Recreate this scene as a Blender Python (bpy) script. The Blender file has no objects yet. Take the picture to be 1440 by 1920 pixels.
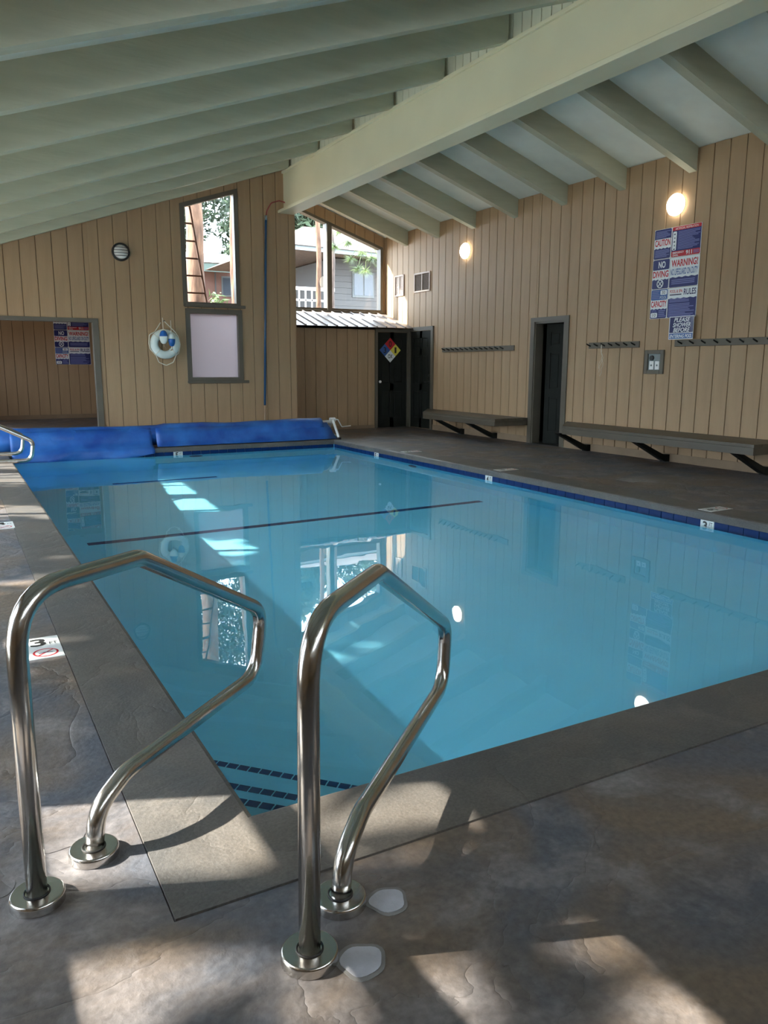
import bpy, math, random
from mathutils import Vector, Matrix
random.seed(7)
S = bpy.context.scene
C = S.collection
R = math.radians

# ------------------------------------------------------------------ camera, sky, sun, exposure
cd = bpy.data.cameras.new('camera'); cam = bpy.data.objects.new('camera', cd); C.objects.link(cam)
S.camera = cam
cd.sensor_fit = 'VERTICAL'; cd.sensor_height = 36.0; cd.lens = 1462.1 / 1920 * 36.0
cd.clip_start = 0.05; cd.clip_end = 400
_y, _p, _r = R(28.9016), R(10.6165), R(0.1814)
_f = Vector((math.sin(_y) * math.cos(_p), math.cos(_y) * math.cos(_p), -math.sin(_p)))
_rt = Vector((math.cos(_y), -math.sin(_y), 0)); _up = _rt.cross(_f)
_r2 = _rt * math.cos(_r) + _up * math.sin(_r); _u2 = -_rt * math.sin(_r) + _up * math.cos(_r)
cam.matrix_world = Matrix(((_r2.x, _u2.x, -_f.x, 0.0), (_r2.y, _u2.y, -_f.y, 0.0), (_r2.z, _u2.z, -_f.z, 1.30), (0, 0, 0, 1)))

SKY = 8.0
SUN = 14.0
w = bpy.data.worlds.new('sky'); S.world = w; w.use_nodes = True
bg = w.node_tree.nodes['Background']
bg.inputs[0].default_value = (0.75, 0.875, 1.0, 1); bg.inputs[1].default_value = SKY
SUNDIR = Vector((1.0, -0.40, -0.74)).normalized()
sd = bpy.data.lights.new('sun', 'SUN'); sd.energy = SUN; sd.angle = R(0.6); sd.color = (1.0, 0.93, 0.82)
sun = bpy.data.objects.new('sun', sd); C.objects.link(sun)
sd.cycles.is_caustics_light = True
sun.rotation_euler = SUNDIR.to_track_quat('-Z', 'Y').to_euler(); sun.location = (-12, 12, 14)
S.view_settings.view_transform = 'Standard'; S.view_settings.look = 'None'
S.view_settings.exposure = 1.0; S.view_settings.gamma = 1.0; S.view_settings.use_curve_mapping = False
S.cycles.max_bounces = 12; S.cycles.diffuse_bounces = 5; S.cycles.transmission_bounces = 8; S.cycles.glossy_bounces = 4
S.cycles.transparent_max_bounces = 16
S.cycles.sample_clamp_indirect = 25.0
S.cycles.caustics_reflective = True
S.cycles.caustics_refractive = True

# ------------------------------------------------------------------ materials
MATS = {}
def mat(name, col, rough=0.6, metal=0.0, spec=0.5, var=0.0, vscale=4.0, bump=0.0, bscale=30.0, col2=None, stretch=None, emit=None, estr=0.0, coat=0.0):
    m = bpy.data.materials.new(name); m.use_nodes = True; nt = m.node_tree; b = nt.nodes['Principled BSDF']
    b.inputs['Base Color'].default_value = (*col, 1); b.inputs['Roughness'].default_value = rough
    b.inputs['Metallic'].default_value = metal; b.inputs['Specular IOR Level'].default_value = spec
    if coat: b.inputs['Coat Weight'].default_value = coat
    tc = nt.nodes.new('ShaderNodeTexCoord'); vec = tc.outputs['Object']
    if stretch:
        mp = nt.nodes.new('ShaderNodeMapping'); mp.inputs['Scale'].default_value = stretch
        nt.links.new(vec, mp.inputs['Vector']); vec = mp.outputs['Vector']
    if var or col2:
        n = nt.nodes.new('ShaderNodeTexNoise'); n.inputs['Scale'].default_value = vscale; n.inputs['Detail'].default_value = 5
        nt.links.new(vec, n.inputs['Vector'])
        cr = nt.nodes.new('ShaderNodeValToRGB'); cr.color_ramp.elements[0].position = 0.32; cr.color_ramp.elements[1].position = 0.68
        c2 = col2 if col2 else tuple(min(1, c * (1 + var)) for c in col)
        c1 = col if col2 else tuple(c * (1 - var) for c in col)
        cr.color_ramp.elements[0].color = (*c1, 1); cr.color_ramp.elements[1].color = (*c2, 1)
        nt.links.new(n.outputs['Fac'], cr.inputs[0]); nt.links.new(cr.outputs[0], b.inputs['Base Color'])
    if bump:
        n2 = nt.nodes.new('ShaderNodeTexNoise'); n2.inputs['Scale'].default_value = bscale; n2.inputs['Detail'].default_value = 6
        nt.links.new(vec, n2.inputs['Vector'])
        bp = nt.nodes.new('ShaderNodeBump'); bp.inputs['Strength'].default_value = bump; bp.inputs['Distance'].default_value = 0.02
        nt.links.new(n2.outputs['Fac'], bp.inputs['Height']); nt.links.new(bp.outputs[0], b.inputs['Normal'])
    if emit:
        b.inputs['Emission Color'].default_value = (*emit, 1); b.inputs['Emission Strength'].default_value = estr
    MATS[name] = m
    return m

M_siding = mat('painted siding', (0.365, 0.240, 0.132), 0.62, var=0.07, vscale=1.6, bump=0.12, bscale=9, stretch=(6, 6, 0.7))
M_groove = mat('siding groove', (0.16, 0.105, 0.06), 0.8)
M_trim = mat('taupe trim paint', (0.105, 0.090, 0.066), 0.5, var=0.08)
M_bench = mat('bench paint', (0.088, 0.072, 0.050), 0.5, var=0.12, vscale=3, stretch=(3, .6, 3))
M_door = mat('dark door paint', (0.018, 0.020, 0.017), 0.5, spec=0.12, var=0.1)
M_rafter = mat('rafter paint', (0.46, 0.46, 0.34), 0.55, var=0.06, vscale=2.5, bump=0.15, bscale=12, stretch=(0.6, 5, 5))
M_ceil = mat('ceiling paint', (0.72, 0.75, 0.68), 0.6, var=0.05, vscale=3, bump=0.1, bscale=10)
M_beam = mat('beam paint', (0.74, 0.70, 0.50), 0.42, var=0.04, vscale=1.5)
M_clere = mat('clerestory paint', (0.66, 0.66, 0.52), 0.55)
M_white = mat('white', (0.80, 0.80, 0.78), 0.5)
M_steel = mat('stainless steel', (0.60, 0.58, 0.55), 0.20, metal=1.0, bump=0.02, bscale=60)
M_black = mat('black', (0.012, 0.012, 0.012), 0.5)
M_tile = mat('cobalt tile', (0.004, 0.024, 0.105), 0.35, spec=0.12, var=0.25, vscale=1.2)
M_marker = mat('white tile', (0.72, 0.74, 0.72), 0.3)
M_plaster = mat('pool plaster', (0.27, 0.79, 0.99), 0.7, var=0.02, vscale=2)
M_stripe = mat('stripe tile', (0.008, 0.06, 0.20), 0.5)
M_cover = mat('pool cover', (0.006, 0.055, 0.28), 0.42, col2=(0.03, 0.16, 0.50), vscale=2.6, bump=0.35, bscale=7)
M_metalroof = mat('roof metal', (0.26, 0.225, 0.21), 0.45, metal=0.2, var=0.06)
M_ring = mat('life ring foam', (0.70, 0.78, 0.74), 0.6, var=0.05)
M_rope = mat('rope', (0.70, 0.66, 0.54), 0.8)
M_blue = mat('float blue', (0.012, 0.12, 0.42), 0.4)
M_pole = mat('pole blue', (0.025, 0.09, 0.20), 0.3)
M_polebrown = mat('pole brass', (0.35, 0.24, 0.15), 0.4)
M_red = mat('red hose', (0.30, 0.05, 0.045), 0.4)
M_signblue = mat('sign blue', (0.013, 0.019, 0.135), 0.35)
M_signnavy = mat('sign navy', (0.012, 0.017, 0.10), 0.35)
M_signred = mat('sign red', (0.52, 0.018, 0.03), 0.35)
M_signwhite = mat('sign white', (0.78, 0.82, 0.84), 0.35)
M_print = mat('sign fine print', (0.16, 0.18, 0.42), 0.4)
M_printdark = mat('sign dark print', (0.04, 0.05, 0.10), 0.4)
M_yellow = mat('sign yellow', (0.75, 0.66, 0.10), 0.4)
M_signmid = mat('sign mid blue', (0.03, 0.10, 0.32), 0.4)
M_lamp = mat('lamp diffuser lit', (0.9, 0.88, 0.82), 0.4, emit=(1.0, 0.90, 0.72), estr=5.0)
M_dome = mat('lamp dome unlit', (0.72, 0.72, 0.68), 0.25)
M_grey = mat('grey plate', (0.20, 0.23, 0.23), 0.4)
M_vent = mat('vent paint', (0.50, 0.38, 0.30), 0.5)
M_ventdark = mat('vent mesh', (0.13, 0.095, 0.07), 0.8)
M_curb = mat('curb concrete', (0.27, 0.19, 0.12), 0.8, var=0.1)
M_bark = mat('pine bark', (0.055, 0.026, 0.016), 0.9, col2=(0.20, 0.11, 0.065), vscale=5, bump=0.9, bscale=9, stretch=(2.2, 2.2, 0.5))
M_bark2 = mat('dark bark', (0.05, 0.035, 0.03), 0.9, col2=(0.16, 0.12, 0.10), vscale=5, bump=0.8, bscale=9, stretch=(2, 2, .5))
M_needle = mat('pine needles', (0.04, 0.075, 0.015), 0.6, col2=(0.11, 0.15, 0.035), vscale=3)
M_leaf = mat('far foliage', (0.010, 0.022, 0.010), 0.8, col2=(0.045, 0.07, 0.03), vscale=1.2)
M_ground = mat('forest ground', (0.16, 0.11, 0.065), 0.9, var=0.3, vscale=1.5)
M_house = mat('house siding grey', (0.065, 0.064, 0.064), 0.7)
M_houseroof = mat('shingle roof', (0.12, 0.085, 0.07), 0.9, var=0.25, vscale=12)
M_housetrim = mat('house trim', (0.10, 0.11, 0.11), 0.6)
M_pink = mat('house pink', (0.15, 0.075, 0.058), 0.8, var=0.08)
M_paleroof = mat('pale roof', (0.30, 0.29, 0.28), 0.6)
M_hglass = mat('house glass', (0.05, 0.06, 0.075), 0.1)
M_ladder = mat('ladder wood', (0.07, 0.03, 0.018), 0.7)
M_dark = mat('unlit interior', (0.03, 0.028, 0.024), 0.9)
M_patch = mat('concrete patch', (0.46, 0.46, 0.50), 0.85, var=0.12, vscale=14, bump=0.3, bscale=40)
M_patchrim = mat('patch rim', (0.21, 0.20, 0.19), 0.85, var=0.15, vscale=20)
M_houseboard = mat('house lap', (0.075, 0.073, 0.072), 0.7)

def glass_mat(name, tint=(1, 1, 1), rough=0.0, refl=0.06):
    m = bpy.data.materials.new(name); m.use_nodes = True; nt = m.node_tree
    for n in list(nt.nodes): nt.nodes.remove(n)
    o = nt.nodes.new('ShaderNodeOutputMaterial'); mx = nt.nodes.new('ShaderNodeMixShader')
    t = nt.nodes.new('ShaderNodeBsdfTransparent'); t.inputs[0].default_value = (*tint, 1)
    g = nt.nodes.new('ShaderNodeBsdfGlossy'); g.inputs['Roughness'].default_value = rough
    mx.inputs[0].default_value = refl
    nt.links.new(t.outputs[0], mx.inputs[1]); nt.links.new(g.outputs[0], mx.inputs[2]); nt.links.new(mx.outputs[0], o.inputs[0])
    return m
M_glass = glass_mat('window glass', (0.96, 0.98, 0.98))
def frosted():
    m = bpy.data.materials.new('frosted glass'); m.use_nodes = True; nt = m.node_tree
    for n in list(nt.nodes): nt.nodes.remove(n)
    o = nt.nodes.new('ShaderNodeOutputMaterial'); mx = nt.nodes.new('ShaderNodeMixShader'); mx.inputs[0].default_value = 0.5
    t = nt.nodes.new('ShaderNodeBsdfTranslucent'); t.inputs[0].default_value = (0.30, 0.265, 0.29, 1)
    d = nt.nodes.new('ShaderNodeBsdfDiffuse'); d.inputs[0].default_value = (0.33, 0.30, 0.33, 1)
    nt.links.new(t.outputs[0], mx.inputs[1]); nt.links.new(d.outputs[0], mx.inputs[2]); nt.links.new(mx.outputs[0], o.inputs[0])
    return m
M_frost = frosted()

def water_mat():
    m = bpy.data.materials.new('pool water'); m.use_nodes = True; nt = m.node_tree
    for n in list(nt.nodes): nt.nodes.remove(n)
    o = nt.nodes.new('ShaderNodeOutputMaterial')
    g = nt.nodes.new('ShaderNodeBsdfGlass'); g.inputs['IOR'].default_value = 1.33; g.inputs['Roughness'].default_value = 0.0
    g.inputs['Color'].default_value = (0.97, 1.0, 1.0, 1)
    tc = nt.nodes.new('ShaderNodeTexCoord'); mp = nt.nodes.new('ShaderNodeMapping'); mp.inputs['Scale'].default_value = (1.0, 0.8, 1)
    n1 = nt.nodes.new('ShaderNodeTexNoise'); n1.inputs['Scale'].default_value = 1.8; n1.inputs['Detail'].default_value = 2
    bp = nt.nodes.new('ShaderNodeBump'); bp.inputs['Strength'].default_value = 0.10; bp.inputs['Distance'].default_value = 0.015
    nt.links.new(tc.outputs['Object'], mp.inputs[0]); nt.links.new(mp.outputs[0], n1.inputs['Vector'])
    nt.links.new(n1.outputs['Fac'], bp.inputs['Height']); nt.links.new(bp.outputs[0], g.inputs['Normal'])
    nt.links.new(g.outputs[0], o.inputs[0])
    return m
M_water = water_mat()

def deck_mat(name, c1, c2, c3, bstr, grain):
    """stamped concrete: slate relief, brown and blue-grey stain, a few vein lines"""
    m = bpy.data.materials.new(name); m.use_nodes = True; nt = m.node_tree; b = nt.nodes['Principled BSDF']
    L = nt.links.new
    tc = nt.nodes.new('ShaderNodeTexCoord')
    def noise(sc, det, dist=0.0, rough=0.55):
        n = nt.nodes.new('ShaderNodeTexNoise'); n.inputs['Scale'].default_value = sc; n.inputs['Detail'].default_value = det
        n.inputs['Distortion'].default_value = dist; n.inputs['Roughness'].default_value = rough
        L(tc.outputs['Object'], n.inputs['Vector']); return n
    def ramp(fac, p0, p1, a, bb):
        r = nt.nodes.new('ShaderNodeValToRGB'); r.color_ramp.elements[0].position = p0; r.color_ramp.elements[1].position = p1
        r.color_ramp.elements[0].color = (*a, 1); r.color_ramp.elements[1].color = (*bb, 1); L(fac, r.inputs[0]); return r
    big = noise(1.7, 5, 0.6); mid = noise(4.0, 7, 0.5, 0.62); fine = noise(grain, 4)
    r1 = ramp(big.outputs['Fac'], 0.40, 0.62, c1, c2)
    r2 = ramp(mid.outputs['Fac'], 0.50, 0.72, (0, 0, 0), (1, 1, 1))
    mx = nt.nodes.new('ShaderNodeMixRGB'); mx.inputs[2].default_value = (*c3, 1); L(r2.outputs[0], mx.inputs[0]); L(r1.outputs[0], mx.inputs[1])
    r3 = ramp(fine.outputs['Fac'], 0.3, 0.7, (0.78, 0.78, 0.78), (1.15, 1.15, 1.15))
    mu = nt.nodes.new('ShaderNodeMixRGB'); mu.blend_type = 'MULTIPLY'; mu.inputs[0].default_value = 1.0
    L(mx.outputs[0], mu.inputs[1]); L(r3.outputs[0], mu.inputs[2]); L(mu.outputs[0], b.inputs['Base Color'])
    b.inputs['Roughness'].default_value = 0.5; b.inputs['Specular IOR Level'].default_value = 0.35
    # relief: ridged slate folds + grain
    rid = noise(1.6, 5, 0.7, 0.5)
    ab = nt.nodes.new('ShaderNodeMath'); ab.operation = 'SUBTRACT'; ab.inputs[1].default_value = 0.5; L(rid.outputs['Fac'], ab.inputs[0])
    ab2 = nt.nodes.new('ShaderNodeMath'); ab2.operation = 'ABSOLUTE'; L(ab.outputs[0], ab2.inputs[0])
    pw = nt.nodes.new('ShaderNodeMath'); pw.operation = 'POWER'; pw.inputs[1].default_value = 0.5; L(ab2.outputs[0], pw.inputs[0])
    ad = nt.nodes.new('ShaderNodeMath'); ad.operation = 'MULTIPLY_ADD'; ad.inputs[1].default_value = 0.35; L(mid.outputs['Fac'], ad.inputs[0]); L(pw.outputs[0], ad.inputs[2])
    ad2 = nt.nodes.new('ShaderNodeMath'); ad2.operation = 'MULTIPLY_ADD'; ad2.inputs[1].default_value = 0.12; L(fine.outputs['Fac'], ad2.inputs[0]); L(ad.outputs[0], ad2.inputs[2])
    bp = nt.nodes.new('ShaderNodeBump'); bp.inputs['Strength'].default_value = bstr; bp.inputs['Distance'].default_value = 0.02
    L(ad2.outputs[0], bp.inputs['Height']); L(bp.outputs[0], b.inputs['Normal'])
    return m
M_deck = deck_mat('stamped concrete deck', (0.095, 0.100, 0.116), (0.160, 0.122, 0.092), (0.23, 0.21, 0.205), 0.9, 45)
M_coping = deck_mat('coping concrete', (0.098, 0.094, 0.090), (0.125, 0.110, 0.095), (0.15, 0.135, 0.12), 0.55, 110)

# ------------------------------------------------------------------ mesh helpers
def mesh_obj(name, verts, faces, m=None, parent=None, smooth=False, loc=None, rot=None):
    me = bpy.data.meshes.new(name); me.from_pydata([tuple(v) for v in verts], [], faces); me.update()
    if smooth: me.polygons.foreach_set('use_smooth', [True] * len(me.polygons))
    return link(name, me, m, parent, loc, rot)
def link(name, me, m=None, parent=None, loc=None, rot=None):
    if m and not me.materials: me.materials.append(m)
    o = bpy.data.objects.new(name, me); C.objects.link(o)
    if parent: o.parent = parent
    if loc is not None: o.location = loc
    if rot is not None: o.rotation_euler = rot
    return o
class MB:
    def __init__(s): s.v = []; s.f = []
    def add(s, v, f):
        n = len(s.v); s.v += [tuple(x) for x in v]; s.f += [tuple(i + n for i in q) for q in f]; return s
    def box(s, x0, x1, y0, y1, z0, z1):
        return s.add([(x0, y0, z0), (x1, y0, z0), (x1, y1, z0), (x0, y1, z0), (x0, y0, z1), (x1, y0, z1), (x1, y1, z1), (x0, y1, z1)],
                     [(0, 3, 2, 1), (4, 5, 6, 7), (0, 1, 5, 4), (1, 2, 6, 5), (2, 3, 7, 6), (3, 0, 4, 7)])
    def bbox(s, x0, x1, y0, y1, z0, z1, b=0.006):
        """box with chamfered edges"""
        xs, ys, zs = (x0, x1), (y0, y1), (z0, z1); V = []; idx = {}
        for i in (0, 1):
            for j in (0, 1):
                for k in (0, 1):
                    sx, sy, sz = (b if i == 0 else -b), (b if j == 0 else -b), (b if k == 0 else -b)
                    idx[i, j, k] = len(V)
                    V += [(xs[i], ys[j] + sy, zs[k] + sz), (xs[i] + sx, ys[j], zs[k] + sz), (xs[i] + sx, ys[j] + sy, zs[k])]
        F = []
        for i in (0, 1):
            q = [idx[i, 0, 0], idx[i, 1, 0], idx[i, 1, 1], idx[i, 0, 1]]; F.append(q if i else q[::-1])
            q = [idx[0, i, 0] + 1, idx[0, i, 1] + 1, idx[1, i, 1] + 1, idx[1, i, 0] + 1]; F.append(q if i else q[::-1])
            q = [idx[0, 0, i] + 2, idx[1, 0, i] + 2, idx[1, 1, i] + 2, idx[0, 1, i] + 2]; F.append(q if i else q[::-1])
        for i in (0, 1):
            for j in (0, 1):
                F.append((idx[i, j, 0], idx[i, j, 1], idx[i, j, 1] + 1, idx[i, j, 0] + 1))
                F.append((idx[i, 0, j], idx[i, 1, j], idx[i, 1, j] + 2, idx[i, 0, j] + 2))
                F.append((idx[0, i, j] + 1, idx[1, i, j] + 1, idx[1, i, j] + 2, idx[0, i, j] + 2))
                for k in (0, 1): F.append((idx[i, j, k], idx[i, j, k] + 1, idx[i, j, k] + 2))
        return s.add(V, F)
    def prism(s, poly, fn, a, b):
        """poly 2d list, fn(u,v,w)->xyz, extruded from w=a to w=b"""
        n = len(poly); V = [fn(u, v, a) for u, v in poly] + [fn(u, v, b) for u, v in poly]
        F = [tuple(range(n))[::-1], tuple(range(n, 2 * n))] + [(i, (i + 1) % n, n + (i + 1) % n, n + i) for i in range(n)]
        return s.add(V, F)
    def tube(s, pts, r, n=12, closed=False, caps=True):
        pts = [Vector(p) for p in pts]; N = len(pts); rr = r if hasattr(r, '__len__') else [r] * N
        V = []; prev = None
        for i, p in enumerate(pts):
            if closed: t = pts[(i + 1) % N] - pts[i - 1]
            else: t = pts[min(i + 1, N - 1)] - pts[max(i - 1, 0)]
            t.normalize()
            if prev is None:
                a = Vector((0, 0, 1)) if abs(t.z) < 0.9 else Vector((1, 0, 0)); u = a.cross(t).normalized()
            else:
                u = (prev - t * prev.dot(t)).normalized()
            prev = u; vv = t.cross(u)
            for k in range(n):
                a = 2 * math.pi * k / n; V.append(p + (u * math.cos(a) + vv * math.sin(a)) * rr[i])
        F = []
        for i in range(N if closed else N - 1):
            j = (i + 1) % N
            for k in range(n):
                F.append((i * n + k, i * n + (k + 1) % n, j * n + (k + 1) % n, j * n + k))
        if caps and not closed: F += [tuple(range(n))[::-1], tuple(range((N - 1) * n, N * n))]
        return s.add(V, F)
    def lathe(s, prof, n=24, fn=lambda x, y, z: (x, y, z)):
        V = []; F = []
        for r, z in prof:
            for k in range(n):
                a = 2 * math.pi * k / n; V.append(fn(r * math.cos(a), r * math.sin(a), z))
        for i in range(len(prof) - 1):
            for k in range(n): F.append((i * n + k, i * n + (k + 1) % n, (i + 1) * n + (k + 1) % n, (i + 1) * n + k))
        F.append(tuple(range(n))[::-1]); F.append(tuple(range((len(prof) - 1) * n, len(prof) * n)))
        return s.add(V, F)
    def build(s, name, m, parent=None, smooth=False, loc=None, rot=None):
        o = mesh_obj(name, s.v, s.f, m, parent, False, loc, rot)
        if smooth:
            me = o.data; me.polygons.foreach_set('use_smooth', [len(p.vertices) == 4 for p in me.polygons])
        return o
def box(name, x0, x1, y0, y1, z0, z1, m, parent=None, b=0.0):
    k = MB(); k.bbox(x0, x1, y0, y1, z0, z1, b) if b else k.box(x0, x1, y0, y1, z0, z1)
    return k.build(name, m, parent)
def fillet(pts, rad, n=7):
    """round the corners of a 3d polyline"""
    P = [Vector(p) for p in pts]; out = [P[0]]
    for i in range(1, len(P) - 1):
        a = (P[i - 1] - P[i]); b = (P[i + 1] - P[i]); r = rad[i - 1] if hasattr(rad, '__len__') else rad
        ang = max(a.angle(b), 0.05); d = min(r / math.tan(ang / 2), a.length * 0.49, b.length * 0.49)
        p0 = P[i] + a.normalized() * d; p1 = P[i] + b.normalized() * d
        for k in range(n + 1):
            t = k / n; out.append(p0 * (1 - t) ** 2 + P[i] * 2 * t * (1 - t) + p1 * t * t)
    out.append(P[-1]); return out
def tag(o, label=None, cat=None, group=None, kind=None):
    if label: o['label'] = label
    if cat: o['category'] = cat
    if group: o['group'] = group
    if kind: o['kind'] = kind
    return o
def thing(name, loc, rz, label, cat, group=None):
    o = bpy.data.objects.new(name, None); C.objects.link(o); o.location = loc; o.rotation_euler = (0, 0, rz)
    o.empty_display_size = 0.1
    return tag(o, label, cat, group)
def struct(o): o['kind'] = 'structure'; return o
def text_mesh(body, w_, h_, shear=0.0, bold=0.0):
    cu = bpy.data.curves.new('txt', 'FONT'); cu.body = body; cu.size = 1.0; cu.shear = shear; cu.offset = bold; cu.resolution_u = 3
    cu.align_x = 'LEFT'
    ob = bpy.data.objects.new('txt', cu); C.objects.link(ob)
    me = bpy.data.meshes.new_from_object(ob)
    bpy.data.objects.remove(ob); bpy.data.curves.remove(cu)
    xs = [v.co.x for v in me.vertices]; ys = [v.co.y for v in me.vertices]
    x0, x1, y0, y1 = min(xs), max(xs), min(ys), max(ys)
    for v in me.vertices:   # local: x right, z up, facing -y, centred
        X = (v.co.x - x0) / (x1 - x0) - 0.5; Z = (v.co.y - y0) / (y1 - y0) - 0.5
        v.co = (X * w_, 0.0, Z * h_)
    me.materials.clear()
    return me
def text(name, body, cx, cz, w_, h_, m, parent, y=-0.004, shear=0.0, bold=0.0):
    me = text_mesh(body, w_, h_, shear, bold)
    return link(name, me, m, parent, (cx, y, cz))

# geometry constants (metres; floor z=0, camera at x=0,y=0)
XR, XL, YF, YB, YG, YS = 8.74, -1.15, -2.6, 13.85, 15.8, 14.65
PX0, PX1, PY0, PY1 = 0.68, 5.94, 2.03, 12.62      # pool (coping edge)
WZ = -0.125                                       # water level
FACE_R = -math.pi / 2                             # rotation for things on the right wall
def raf_l(x): return 4.70 - 0.345 * (5.54 - x)    # underside of the left rafters
def raf_r(x): return 3.785 + (XR - x) / 3.0       # underside of the right rafters
RD = 0.30                                         # rafter depth

# ------------------------------------------------------------------ plank walls
PLANKS = {}
def wall(name, O, d, n, length, ztop, openings=(), pitch=0.2365, phase=0.0, planks=True, m=M_siding, zbase=0.0, back=0.10, rng=None, plank_t=0.016):
    """backing wall with openings + one child per siding plank.  O origin, d direction along wall, n normal to the room.
       ztop(a) wall top; openings: (a0,a1,z0,zt0,zt1)"""
    O, d, n = Vector(O), Vector(d), Vector(n)
    P = lambda a, z, t: O + d * a + Vector((0, 0, z)) + n * t
    def columns(breaks):
        br = sorted(set([0.0, length] + [b for b in breaks if 0 < b < length]))
        for a0, a1 in zip(br[:-1], br[1:]):
            if a1 - a0 < 1e-4: continue
            mid = (a0 + a1) / 2; segs = [((zbase, zbase), (ztop(a0), ztop(a1)))]
            for (o0, o1, z0, zt0, zt1) in openings:
                if o0 - 1e-6 <= a0 and a1 <= o1 + 1e-6:
                    f = lambda a: zt0 + (zt1 - zt0) * (a - o0) / (o1 - o0)
                    new = []
                    for lo, hi in segs:
                        if z0 > lo[0] + 0.01: new.append((lo, (min(z0, hi[0]), min(z0, hi[1]))))
                        if hi[0] > f(a0) + 0.005: new.append(((f(a0), f(a1)), hi))
                    segs = new
            for lo, hi in segs: yield a0, a1, lo, hi
    ob = [o[0] for o in openings] + [o[1] for o in openings]
    k = MB()
    for a0, a1, lo, hi in columns(ob):
        V = [P(a0, lo[0], 0), P(a1, lo[1], 0), P(a1, hi[1], 0), P(a0, hi[0], 0), P(a0, lo[0], -back), P(a1, lo[1], -back), P(a1, hi[1], -back), P(a0, hi[0], -back)]
        k.add(V, [(0, 1, 2, 3), (7, 6, 5, 4), (0, 4, 5, 1), (1, 5, 6, 2), (2, 6, 7, 3), (3, 7, 4, 0)])
    root = k.build(name, M_groove if planks else m); struct(root)
    if planks:
        g = 0.0045
        lines = []; a = phase
        while a < length: lines.append(a); a += pitch
        gl = set(round(x, 4) for x in lines)
        for a0, a1, lo, hi in columns(lines + ob):
            if rng and not (a1 > rng[0] and a0 < rng[1]): continue
            b0 = a0 + (g if round(a0, 4) in gl or a0 == 0 else 0); b1 = a1 - (g if round(a1, 4) in gl or a1 == length else 0)
            if b1 - b0 < 0.004: continue
            s = lambda q, b: q[0] + (q[1] - q[0]) * (b - a0) / (a1 - a0)
            l0, l1, h0, h1 = s(lo, b0), s(lo, b1), s(hi, b0), s(hi, b1)
            key = (round(b1 - b0, 4), round(l1 - l0, 4), round(h0 - l0, 4), round(h1 - l0, 4), tuple(d), tuple(n))
            if key not in PLANKS:
                c = 0.004; W_ = b1 - b0; q = MB()
                pr = [(0, 0), (W_, l1 - l0), (W_, h1 - l0), (0, h0 - l0)]
                pi = [(c, 0), (W_ - c, l1 - l0), (W_ - c, h1 - l0), (c, h0 - l0)]
                V = [d * u + Vector((0, 0, v)) + n * 0.0 for u, v in pr] + [d * u + Vector((0, 0, v)) + n * (plank_t - c) for u, v in pr] + [d * u + Vector((0, 0, v)) + n * plank_t for u, v in pi]
                F = [(0, 1, 5, 4), (1, 2, 6, 5), (2, 3, 7, 6), (3, 0, 4, 7), (4, 5, 9, 8), (5, 6, 10, 9), (6, 7, 11, 10), (7, 4, 8, 11), (8, 9, 10, 11), (3, 2, 1, 0)]
                if d.cross(Vector((0, 0, 1))).dot(n) < 0: F = [f[::-1] for f in F]
                me = bpy.data.meshes.new('plank'); me.from_pydata([tuple(v) for v in V], [], F); me.update(); me.materials.append(m)
                PLANKS[key] = me
            link('plank', PLANKS[key], None, root, P(b0, l0, 0))
    return root

# right wall (runs along +y at x = XR): a = y - YF
DR0, DR1 = 9.82, 10.56      # door opening in y
wall('wall_right', (XR, YF, 0), (0, 1, 0), (-1, 0, 0), YG - YF, lambda a: 4.075,
     [(DR0 - YF, DR1 - YF, 0.0, 2.03, 2.03)], phase=0.10)
# back wall with the tall window; window openings (x ranges), hall doorway
wall('wall_back', (XL, YB, 0), (1, 0, 0), (0, -1, 0), 5.76 - XL, lambda a: raf_l(XL + a) + RD - 0.02 if XL + a < 5.54 else raf_l(5.54) + RD - 0.02,
     [(-0.2 - XL, 2.16 - XL, 0, 1.99, 1.99), (3.72 - XL, 4.64 - XL, 1.06, 2.20, 2.20), (3.72 - XL, 4.64 - XL, 2.33, 3.935, 4.235)], phase=0.165)
# return wall beside the recess, gable wall behind the shed
wall('wall_return', (5.76, YB, 0), (0, 1, 0), (1, 0, 0), YG - YB, lambda a: 4.98, planks=True, back=0.10)
wall('wall_gable', (5.76, YG, 0), (1, 0, 0), (0, -1, 0), XR - 5.76, lambda a: raf_r(5.76 + a) + RD - 0.02,
     [(5.84 - 5.76, 8.645 - 5.76, 2.47, raf_r(5.84) + .03, raf_r(8.645) + .03)], phase=0.09, back=0.13)
# off-frame walls: glazed side to the left and behind the camera
LW = [(1.75, 2.95), (3.85, 4.85), (5.3, 7.0), (7.3, 9.0), (9.3, 11.2), (11.45, 13.2)]
LH = [1.88, 1.75, 2.05, 2.05, 2.16, 2.16]
wall('wall_left', (XL, YF, 0), (0, 1, 0), (1, 0, 0), YB - YF, lambda a: raf_l(XL) + RD - 0.02, [(a - YF, b - YF, 0.35, LH[i], LH[i]) for i, (a, b) in enumerate(LW)], planks=True, phase=0.1)
wall('wall_front', (XL, YF, 0), (1, 0, 0), (0, 1, 0), XR - XL, lambda a: min(raf_l(XL + a) if XL + a < 5.6 else 9, raf_r(XL + a) if XL + a > 5.6 else 9) + RD - 0.02,
     planks=False)
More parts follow.
